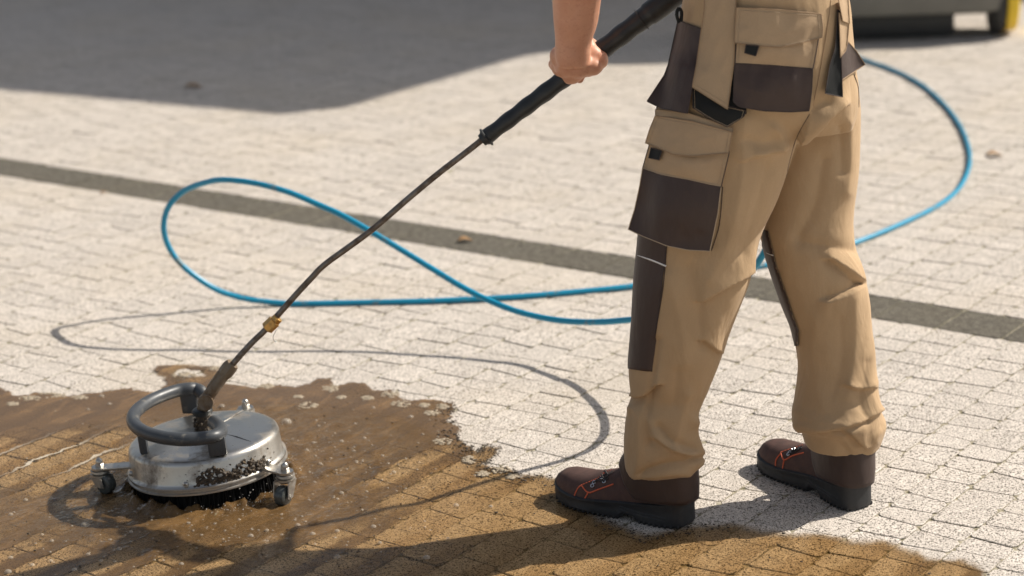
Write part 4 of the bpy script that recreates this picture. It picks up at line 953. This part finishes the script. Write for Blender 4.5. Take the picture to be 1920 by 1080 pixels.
# --- boots and the brown hem panels
def lerpt(t, T): return float(np.interp(t, [a for a, _ in T], [b for _, b in T]))
WID = [(0, .012), (.012, .024), (.035, .032), (.08, .037), (.15, .040), (.3, .038), (.45, .041), (.6, .048), (.7, .0515), (.8, .050), (.88, .044), (.94, .034), (.98, .021), (1, .009)]
STP = [(0, .053), (.06, .052), (.18, .046), (.30, .041), (.42, .038), (.55, .034), (.7, .030), (.85, .031), (.95, .034), (1, .037)]
SBT = [(0, .004), (.03, 0), (.30, 0), (.335, .011), (.40, .011), (.44, .0), (.82, 0), (.92, .004), (1, .014)]
UTP = [(0, .085), (.05, .105), (.2, .112), (.32, .112), (.40, .104), (.48, .090), (.58, .079), (.66, .070), (.74, .065), (.82, .064), (.89, .062), (.94, .056), (.98, .047), (1, .039)]
def boot(heel, toe, side, label):
    heel = np.array(heel); toe = np.array(toe); f = toe - heel; LN = np.linalg.norm(f); f = f / LN; s = np.array([-f[1], f[0]])
    root = bpy.data.objects.new('boot', None); COL.objects.link(root); root.parent = person
    root.location = Vector((heel[0], heel[1], 0)) - Vector(PC); root['label'] = label
    def Wp(t, l, z, w=0): 
        bend = .010 * side * math.sin(math.pi * min(1, max(0, t))) * 1.0
        p = heel + f * LN * t + s * (l + bend); return (p[0], p[1], z)
    ts = [0, .004, .012, .025, .045, .07, .1, .15, .2, .25, .29, .30, .335, .36, .40, .42, .44, .46, .5, .55, .6, .65, .7, .75, .8, .84, .88, .91, .94, .96, .98, .992, 1]
    # sole
    vs = []; fs = []; seg = 18
    for t in ts:
        w_ = lerpt(t, WID); zb = lerpt(t, SBT); zt_ = lerpt(t, STP)
        prof = [(-.86, zb), (-.5, zb), (0, zb), (.5, zb), (.86, zb), (.97, zb + .003), (1.03, zb + .008), (1.0, (zb + zt_) / 2), (1.0, zt_ - .007), (1.035, zt_ - .005), (1.035, zt_ - .002), (.96, zt_), (0, zt_), (-.96, zt_), (-1.035, zt_ - .002), (-1.035, zt_ - .005), (-1.0, zt_ - .007), (-1.0, (zb + zt_) / 2), (-1.03, zb + .008), (-.97, zb + .003)]
        seg = len(prof)
        for a, z_ in prof: vs.append(Wp(t, a * w_, z_))
    m = len(ts)
    for i in range(m - 1):
        for k in range(seg): fs.append((i * seg + k, i * seg + (k + 1) % seg, (i + 1) * seg + (k + 1) % seg, (i + 1) * seg + k))
    fs.append(tuple(range(seg))); fs.append(tuple((m - 1) * seg + k for k in range(seg)))
    mb = MB(); mb.add(vs, fs)
    # tread lugs seen along the lower edge
    for sd_ in (-1, 1):
        for k in range(26):
            t = .03 + .9 * k / 25
            if .29 < t < .45: continue
            w_ = lerpt(t, WID); zb = lerpt(t, SBT)
            mb.add(*boxg(Wp(t, sd_ * w_ * .97, zb + .004), (.0045, .004, .007), Matrix.Rotation(math.atan2(f[1], f[0]), 4, 'Z'), .0006))
    # sculpted wave on the heel side
    for sd_ in (-1, 1):
        for dz in (0, .006):
            mb.add(*tubeg([Wp(t, sd_ * lerpt(t, WID) * .985, .012 + dz + .012 * (t - .1) / .3 + .003 * math.sin(t * 14)) for t in np.linspace(.10, .42, 14)], .0016, 6))
    sole = mb.build('sole', M_SOLE, root, True, 40)
    # upper
    vs = []; fs = []; seg = 25
    tu = [0, .006, .015, .03, .05, .08, .12, .17, .22, .27, .32, .36, .40, .44, .48, .53, .58, .63, .68, .74, .8, .84, .88, .91, .94, .96, .98, .992, 1]
    for t in tu:
        w_ = max(.004, lerpt(t, WID) - .0035); z0 = lerpt(t, STP) - .002; zt_ = lerpt(t, UTP); hh = zt_ - z0
        ex = 2.6 if t > .6 else 2.2
        for k in range(seg):
            a = math.pi * k / (seg - 1); ca, sa = math.cos(a), math.sin(a)
            nar = 1 - .18 * sa * (1 if t > .35 else .4)
            vs.append(Wp(min(max(t, .008), .992), math.copysign(abs(ca) ** (2 / ex), ca) * w_ * nar, z0 + hh * abs(sa) ** (2 / ex) + .0012 * noise.noise(Vector((t * 9, a * 2, side)))))
    m = len(tu)
    for i in range(m - 1):
        for k in range(seg - 1): fs.append((i * seg + k, i * seg + k + 1, (i + 1) * seg + k + 1, (i + 1) * seg + k))
        fs.append((i * seg, (i + 1) * seg, (i + 1) * seg + seg - 1, i * seg + seg - 1))
    fs.append(tuple(range(seg))); fs.append(tuple((m - 1) * seg + k for k in range(seg)))
    up = mk('upper', vs, fs, M_LEATH, root, True, 60)
    bvv = BVHTree.FromPolygons([Vector(v) for v in vs], [tuple(f_) for f_ in fs])
    # hem panel of the trousers wrapped over the heel
    vs = []; fs = []; sg = 48; R_ = 12
    for i in range(R_ + 1):
        u_ = i / R_
        for k in range(sg):
            a = 2 * math.pi * k / sg; c_ = math.cos(a)
            lo = .0505 + .055 * min(1, max(0, (c_ - .25) / .70)) ** 1.1
            hi = .140 - .010 * c_
            z_ = lo + (hi - lo) * u_
            cx = .066 - .004 * u_; ax2 = (.076 + .004 * math.sin(u_ * 3)) - .012 * u_; bx2 = .0455 + .003 * u_ + .0015 * math.sin(a * 5 + 1)
            wob = .0030 * noise.noise(Vector((a * 1.8, u_ * 1.6, side * 5))) + .0012 * noise.noise(Vector((a * 5, u_ * 4, side * 5)))
            vs.append(Wp((cx + (ax2 + wob) * math.copysign(abs(c_) ** .85, c_)) / LN, (bx2 + wob) * math.copysign(abs(math.sin(a)) ** .85, math.sin(a)) , z_))
    for i in range(R_):
        for k in range(sg): fs.append((i * sg + k, i * sg + (k + 1) % sg, (i + 1) * sg + (k + 1) % sg, (i + 1) * sg + k))
    hp_ = mk('hem_panel', vs, fs, M_BRN, trousers, True)
    md = hp_.modifiers.new('thickness', 'SOLIDIFY'); md.thickness = .002; md.offset = 1
    return root, bvv, f, Wp
bn, bvn, _, _ = boot((.3215, 3.840), (.078, 4.022), 1, 'brown boot with orange stitching and black sole on the left foot')
bf, bvf, _, _ = boot((.655, 3.884), (.4985, 4.142), -1, 'brown boot with orange stitching and black sole on the right foot')
def c6(P, s, ox, oy): return [(x / s + ox, y / s + oy) for x, y in P]
def cn(P): return c6(P, 6.354, 1040, 850)
def cf(P): return c6(P, 6.0, 1420, 800)
for P in ([(225, 575), (240, 490), (280, 410), (318, 382)], [(318, 382), (400, 465), (520, 430), (700, 365)], [(400, 465), (355, 550), (338, 632)], [(1146, 638), (1140, 690)]):
    stline(cn(P), M_ORNG, .0015, bvn, .0006, bn, 'stitching', 8)
stline(cn([(318, 376), (430, 330), (520, 290), (600, 225), (690, 190)]), M_ORNG, .0010, bvn, .0006, bn, 'stitching', 8, True)
for P in ([(205, 440), (212, 370), (265, 300)], [(265, 295), (300, 372), (400, 325), (520, 292)], [(300, 372), (285, 470)], [(800, 580), (795, 655)]):
    stline(cf(P), M_ORNG, .0015, bvf, .0006, bf, 'stitching', 8)
stline(cf([(265, 285), (330, 262), (400, 240), (520, 200)]), M_ORNG, .0011, bvf, .0006, bf, 'stitching', 8, True)
for bv_, par, cc_, pts in ((bvn, bn, cn, [(470, 345), (450, 385), (590, 335), (560, 290)]), (bvf, bf, cf, [(365, 290), (405, 250), (480, 245), (350, 310)])):
    for P in cc_(pts):
        h = hit(P[0], P[1], bv_)
        if h[0] is None: continue
        mb = MB(); c0 = h[0]; n_1 = h[1]
        qd = n_1.to_track_quat('Z', 'Y').to_matrix(); mb.add(*tubeg([c0 + qd @ Vector((.0032 * math.cos(a), .0032 * math.sin(a), .0006)) for a in np.linspace(0, 2 * math.pi, 12, endpoint=False)], .0011, 6, closed=True)); mb.build('eyelet', M_EYE, par)
for bv_, par, cc_, lines in ((bvn, bn, cn, [[(500, 310), (560, 330), (640, 300)], [(560, 250), (590, 300), (660, 240)], [(470, 350), (530, 300), (620, 240)], [(600, 205), (640, 255), (690, 215)]]), (bvf, bf, cf, [[(350, 305), (420, 285), (500, 240)], [(365, 285), (430, 262), (505, 225)]])):
    for P in lines: stline(cc_(P), M_LACE, .0018, bv_, .001, par, 'lace', 4)

# --- body: one continuous skin surface
def W3(x, y, z): return np.array([x, y, z], float)
def tub(P, r, fl=1.0, n=4): 
    rr = cat([np.array([a]) for a in r], n); return tubeg(cat([np.asarray(p, float) for p in P], n), [float(a[0]) for a in rr], 18, flat=fl)
gc = LP(1086, 118); ga = gd.copy(); GR = .0175      # grip axis through the hand
toc = (CV - gc); toc = (toc - ga * toc.dot(ga)).normalized(); upg = ga.cross(toc).normalized()
if upg.z < 0: upg = -upg
def GA(al, ang, rad): a = math.radians(ang); return gc + ga * al + (toc * math.cos(a) + upg * math.sin(a)) * rad
parts = []
wr = aty(1074, 98, 4.108); el = aty(1084, -190, 4.02)
sh_ = W3(.235, 3.87, 1.425)
fa = [aty(1080, -190, 4.00), aty(1082, -110, 4.045), aty(1082, -40, 4.075), aty(1081, 0, 4.088), aty(1079, 40, 4.098), aty(1075, 75, 4.106), aty(1074, 100, 4.11), aty(1074, 122, 4.114)]
parts.append(tub(fa, [.047, .054, .0515, .0465, .0425, .0355, .0345, .030], .78))
parts.append(tub([sh_, (sh_ + fa[0]) / 2, fa[0]], [.055, .050, .046]))
Mg = Matrix((ga, toc, upg)).transposed()
def E_(al, ang, rad, rx, ry, rz): return ellg(GA(al, ang, rad), (rx, ry, rz), Mg, 20, 14)
parts.append(E_(-.002, 20, .030, .043, .018, .026))
parts.append(E_(.024, -8, .026, .026, .019, .025))
parts.append(E_(.033, 42, .026, .017, .014, .021))
parts.append(E_(-.030, 35, .027, .021, .018, .022))
parts.append(E_(-.018, -22, .030, .026, .018, .018))
def ell_px(x, y, Y, r): return ellg(aty(x, y, Y), r, None, 20, 14)
parts.append(ell_px(1127, 112, 4.140, (.0145, .020, .0175)))
parts.append(ell_px(1110, 125, 4.128, (.022, .020, .018)))
parts.append(ell_px(1046, 106, 4.135, (.0165, .022, .020)))
parts.append(ell_px(1060, 128, 4.125, (.021, .020, .018)))
parts.append(ell_px(1085, 132, 4.122, (.024, .018, .015)))
for i, al in enumerate((-.036, -.013, .010, .032)):
    ln_ = (1.0, 1.08, 1.0, .82)[i]
    A0 = 50; angs = [A0, A0 + 45 * ln_, A0 + 95 * ln_, A0 + 145 * ln_, A0 + 190 * ln_, A0 + 228 * ln_]
    rads = [.030, .031, .0295, .030, .028, .027]
    parts.append(tub([GA(al + .004 * k, a_, rads[k]) for k, a_ in enumerate(angs)], [.0105, .0108, .0095, .0095, .0085, .0070], 1.0, 5))
parts.append(tub([GA(-.026, 40, .029), GA(-.036, 70, .029), GA(-.042, 105, .028), GA(-.044, 140, .027)], [.0135, .0120, .0105, .0085], 1.0, 5))
# right arm to the spray gun
shR = W3(.475, 4.135, 1.425); elR = W3(.72, 4.03, 1.22); haR = np.array(GUNM.lerp(GUNH, .4))
parts.append(tub([shR, (shR + elR) / 2, elR], [.062, .052, .046]))
parts.append(tub([elR, elR * .6 + haR * .4, haR * .8 + elR * .2, haR + (elR - haR) * .12], [.046, .050, .033, .030], .85))
parts.append(ellg(haR + np.array([.0, -.022, .0]), (.040, .020, .042), None, 16, 12))
for i in range(4):
    z0_ = .033 - .021 * i; b_ = haR + np.array([0, 0, z0_])
    parts.append(tub([b_ + W3(.028, -.022, 0), b_ + W3(.0, -.040, .0), b_ + W3(-.030, -.020, 0), b_ + W3(-.034, .008, 0), b_ + W3(-.012, .026, 0)], [.0105, .0105, .0100, .0092, .0075], 1.0, 4))
parts.append(tub([haR + W3(.03, -.015, .03), haR + W3(.022, .012, .045), haR + W3(-.005, .028, .045)], [.013, .012, .009], 1.0, 4))
# torso, neck, head, legs
pel = W3(.445, 3.925, .98); che = W3(.39, 3.965, 1.27); nek = W3(.352, 4.0, 1.47); hed = W3(.325, 4.025, 1.60)
fdir = Vector((-.74, .67, 0)); ldir = Vector((-.67, -.74, 0)); Mb = Matrix((fdir, ldir, Vector((0, 0, 1)))).transposed()
for c_, r_ in ((pel, (.085, .12, .11)), ((pel + che) / 2, (.088, .120, .16)), (che, (.105, .16, .17)), ((che * .35 + nek * .65), (.085, .185, .075))): parts.append(ellg(c_, r_, Mb, 24, 16))
parts.append(tub([nek - W3(0, 0, .03), nek + W3(0, 0, .02), hed - W3(0, 0, .05)], [.060, .055, .055]))
parts.append(ellg(hed + W3(0, 0, .03), (.097, .076, .105), Mb, 28, 20)); parts.append(ellg(hed + np.array(fdir) * .045 - W3(0, 0, .055), (.052, .055, .052), Mb, 20, 14))
parts.append(ellg(hed + np.array(fdir) * .102 - W3(0, 0, .012), (.018, .013, .024), Mb, 12, 10))
for s_ in (-1, 1):
    parts.append(ellg(hed + np.array(ldir) * .078 * s_ - W3(0, 0, .005), (.022, .009, .032), Mb, 12, 10))
    parts.append(ellg(hed + np.array(fdir) * .085 + np.array(ldir) * .03 * s_ + W3(0, 0, .028), (.016, .020, .008), Mb, 12, 8))
parts.append(ellg(hed + np.array(fdir) * .094 - W3(0, 0, .058), (.012, .026, .009), Mb, 12, 8))
lk = W3(.29, 3.90, .50); rk = W3(.57, 3.965, .50)
parts.append(tub([pel + np.array(ldir) * .08 - W3(0, 0, .04), lk + W3(.06, -.01, .2), lk, W3(.285, 3.875, .30), W3(.275, 3.87, .10)], [.075, .065, .048, .046, .034]))
parts.append(tub([pel - np.array(ldir) * .08 - W3(0, 0, .04), rk + W3(-.02, .005, .2), rk, W3(.615, 3.94, .30), W3(.625, 3.93, .10)], [.075, .062, .046, .046, .034]))
bmsh = remesh(parts, 0.0036, 5, 'body', .5)
bv_n = len(bmsh.vertices); bc = np.zeros(bv_n * 3); bmsh.vertices.foreach_get('co', bc); bc = bc.reshape(-1, 3)
for i in np.nonzero((bc[:, 2] < 1.06) & (bc[:, 2] > .10) & (np.hypot(bc[:, 0] - .44, bc[:, 1] - 3.92) < .30) & (bc[:, 1] < 4.12))[0]:
    v_ = Vector(bc[i]); loc, nn, _, dd = bvh.find_nearest(v_)
    if loc is not None and dd < .12 and (v_ - loc).dot(nn) > -.006 and not (bc[i, 0] < .24 and bc[i, 2] > .6): bc[i] = loc - nn * .007
bmsh.vertices.foreach_set('co', bc.ravel())
body = link('body', bmsh, M_SKIN, person, True)
# hair and shirt
mb = MB(); mb.add(*ellg(hed + W3(0, 0, .042) - np.array(fdir) * .012, (.100, .084, .103), Mb, 32, 22)); hair = mb.build('hair', M_HAIR, person)
sh_parts = []
for c_, r_ in ((pel + W3(0, 0, .205), (.128, .156, .135)), ((pel + che) / 2 + W3(0, 0, .06), (.112, .150, .12)), (che, (.125, .180, .175)), ((che * .35 + nek * .65), (.100, .205, .080))): sh_parts.append(ellg(c_, r_, Mb, 28, 18))
sh_parts.append(tub([sh_ + W3(.02, .02, .01), (sh_ + fa[0]) / 2 + W3(0, 0, .02)], [.092, .078])); sh_parts.append(tub([shR - W3(.02, .0, -.01), (shR + elR) / 2], [.092, .078]))
ssm = remesh(sh_parts, .010, 6, 'shirt'); link('shirt', ssm, M_SHIRT, person, True)
mb = MB(); 
wl = legloft([(-118, 1296, 1566, 3.93, .76), (-80, 1286, 1580, 3.93, .78)], 2); mb.add(*wl); mb.build('belt', M_BLK, trousers)

# ------------------------------------------------------------ pressure washer machine at the back
M_MACH = simple('grey_machine_plastic', (0.15, 0.145, 0.125), 0.5, bs=0.1, nscale=8)
M_MACHD = simple('dark_machine_plastic', (0.035, 0.036, 0.035), 0.5, bs=0.1)
M_TYRE = simple('tyre_rubber', (0.030, 0.030, 0.028), 0.75)
M_YEL = simple('yellow_rim', (0.80, 0.55, 0.03), 0.4, namp=.05)
mach = thing('pressure_washer', 'grey wheeled pressure washer machine with a yellow rimmed tyre standing far back on the paving', 'pressure washer', (1.7, 8.75, 0))
def bx_(c, s, bev, rz=0): return boxg(c, s, Matrix.Rotation(rz, 4, 'Z'), bev)
mb = MB(); mb.add(*bx_((1.62, 8.80, .215), (.74, .52, .23), .07)); mb.build('chassis_tray', M_MACH, mach, True, 40)
mb = MB(); mb.add(*bx_((1.50, 8.86, .065), (.62, .42, .12), .03)); mb.build('underside_shade', M_MACHD, mach, True, 40)  # dark box added under the tray to stand in for the shade there
mb = MB(); mb.add(*bx_((1.60, 8.86, .62), (.62, .44, .58), .08)); mb.build('housing', M_MACH, mach, True, 40)
mb = MB(); mb.add(*bx_((1.60, 8.632, .58), (.40, .02, .30), .006)); mb.build('control_panel', M_MACHD, mach, True, 40)
for x_ in (1.46, 1.60, 1.74):
    mb = MB(); mb.add(*latheg([(.028, 0), (.028, .02), (.02, .026)], (x_, 8.622, .62), (0, -1, 0), 20)); mb.build('knob', M_YEL if x_ == 1.60 else M_MACH, mach)
mb = MB(); mb.add(*tubeg(cat([(1.32, 9.0, .8), (1.32, 9.12, 1.0), (1.34, 9.16, 1.04), (1.86, 9.16, 1.04), (1.88, 9.12, 1.0), (1.88, 9.0, .8)], 4), .016, 12)); mb.build('push_handle', M_MACHD, mach)
for x_, sg in ((1.985, 1), (1.20, -1)):
    root = bpy.data.objects.new('wheel', None); COL.objects.link(root); root.parent = mach; root.location = Vector((x_, 8.72, .165)) - Vector((1.7, 8.75, 0))
    c_ = (x_, 8.72, .165); ax_ = (sg, -0.10, 0)
    mb = MB(); mb.add(*latheg([(.118, -.026), (.150, -.026), (.162, -.020), (.165, -.008), (.165, .008), (.162, .020), (.150, .026), (.118, .026)], c_, ax_, 48)); mb.build('tyre', M_TYRE, root, True, 40)
    mb = MB(); mb.add(*latheg([(.02, -.02), (.10, -.02), (.1185, -.024), (.1185, .027), (.150, .030), (.154, .036), (.154, .070), (.146, .076), (.10, .060), (.035, .064), (.03, .08), (.001, .08)], c_, ax_, 40)); mb.build('rim', M_YEL, root, True, 30)
mb = MB(); mb.add(*tubeg([(1.20, 8.72, .165), (1.985, 8.72, .165)], .011, 10)); mb.build('axle', M_MACHD, mach)
root = bpy.data.objects.new('front_castor', None); COL.objects.link(root); root.parent = mach; root.location = Vector((1.45, 8.95, .05)) - Vector((1.7, 8.75, 0))
mb = MB(); mb.add(*latheg([(.02, -.016), (.046, -.016), (.05, -.01), (.05, .01), (.046, .016), (.02, .016)], (1.45, 8.95, .05), (1, 0, 0), 28)); mb.build('tyre', M_TYRE, root)
mb = MB(); mb.add(*latheg([(.004, -.02), (.024, -.02), (.024, .02), (.004, .02)], (1.45, 8.95, .05), (1, 0, 0), 20)); mb.build('rim', simple('orange_rim', (.7, .25, .03), .5), root)
mb = MB(); mb.add(*bx_((1.45, 8.95, .10), (.05, .05, .02), .004)); mb.build('fork', M_MACHD, root)

# ------------------------------------------------------------ building whose flat roof shades the far paving (stands right of the frame)
Hh = 4.5; OFF = np.array([1.03 * Hh, .37 * Hh])
A_ = np.array([-.80, 7.66]) + OFF; d1 = np.array([-.874, .487]); B_ = np.array([-.136, 8.523]) + OFF; d2 = (B_ - A_); sl_ = np.linalg.norm(d2); d2 = d2 / sl_
bld = thing('building', 'plain rendered building with an overhanging flat roof beside the plaza', 'building', (B_[0], B_[1], 0))
M_REND = simple('rendered_wall', (0.6, 0.58, 0.55), 0.9, nscale=2, namp=.1); M_ROOF = simple('roof_slab', (0.2, 0.19, 0.18), 0.9)
M_GLASS = simple('dark_window_glass', (0.03, 0.035, 0.04), 0.05); M_FRM = simple('window_frame_white', (.7, .7, .68), .5)
def prism(P, z0, z1):
    n = len(P); vs = [(*p, z0) for p in P] + [(*p, z1) for p in P]
    return vs, [tuple(range(n))[::-1], tuple(range(n, 2 * n))] + [(i, (i + 1) % n, (i + 1) % n + n, i + n) for i in range(n)]
LB = 5.5; DB = 3.0; nb = np.array([.487, .874])
mb = MB(); mb.add(*prism([B_, B_ + nb * DB, B_ + nb * DB + d1 * LB, B_ + d1 * LB], -.01, Hh - .22)); mb.build('wall', M_REND, bld, False)
mb = MB(); mb.add(*prism([A_, B_, B_ + nb * (DB + .3), B_ + nb * (DB + .3) + d1 * (LB + .5), A_ + d1 * (LB + .5)], Hh - .22, Hh)); mb.build('roof', M_ROOF, bld, False)
for k in range(4):
    c0 = B_ + d1 * (1.0 + 2.1 * k) - nb * .015; c1 = c0 + d1 * 1.2
    mb = MB(); mb.add(*prism([c0, c1, c1 + nb * .05, c0 + nb * .05], 1.1, 2.6)); wf = mb.build('window', M_FRM, bld, False)
    e0 = c0 + d1 * .07 - nb * .008; e1 = c1 - d1 * .07 - nb * .008
    mb = MB(); mb.add(*prism([e0, e1, e1 + nb * .02, e0 + nb * .02], 1.17, 2.53)); mb.build('pane', M_GLASS, wf, False)

# ------------------------------------------------------------ dry leaves and crumbs lying about
M_LEAF = simple('dry_leaf', (0.30, 0.17, 0.07), 0.8, nscale=200, namp=.4)
def leaf(x, y, ln, rot, label):
    g = atz(x, y, .004); bm = bmesh.new(); vs = []; nseg = 8
    for i in range(nseg + 1):
        t = i / nseg; wd = ln * .32 * math.sin(math.pi * min(1, t * 1.02 + .01)) ** .8
        for s in (-1, 0, 1): vs.append((ln * (t - .5), s * wd, .3 * abs(s) * wd + ln * .10 * math.sin(t * 4)))
    fs = []
    for i in range(nseg):
        for s in range(2): fs.append((i * 3 + s, i * 3 + s + 1, i * 3 + s + 4, i * 3 + s + 3))
    M = Matrix.Translation(Vector(g)) @ Matrix.Rotation(rot, 4, 'Z')
    me = bpy.data.meshes.new('dry_leaf'); me.from_pydata([tuple(M @ Vector(v)) for v in vs], [], fs); bm.free()
    o = link('dry_leaf', me, M_LEAF, None, True)
    md = o.modifiers.new('thickness', 'SOLIDIFY'); md.thickness = .0012
    tag(o, label, 'leaf', 'dry leaves lying on the paving')
leaf(872, 451, .045, .3, 'small curled dry leaf lying on the darker strip left of the legs')
leaf(1864, 291, .055, 0.1, 'dry brown leaf on the pale paving right of the blue hose')
leaf(363, 163, .07, .2, 'dark dry leaf lying in the shade at the top left')
leaf(194, 361, .022, 1.0, 'tiny orange leaf just below the darker strip at the left')
leaf(345, 697, .03, .6, 'tiny dark leaf at the top edge of the puddle above the cleaner') if False else None
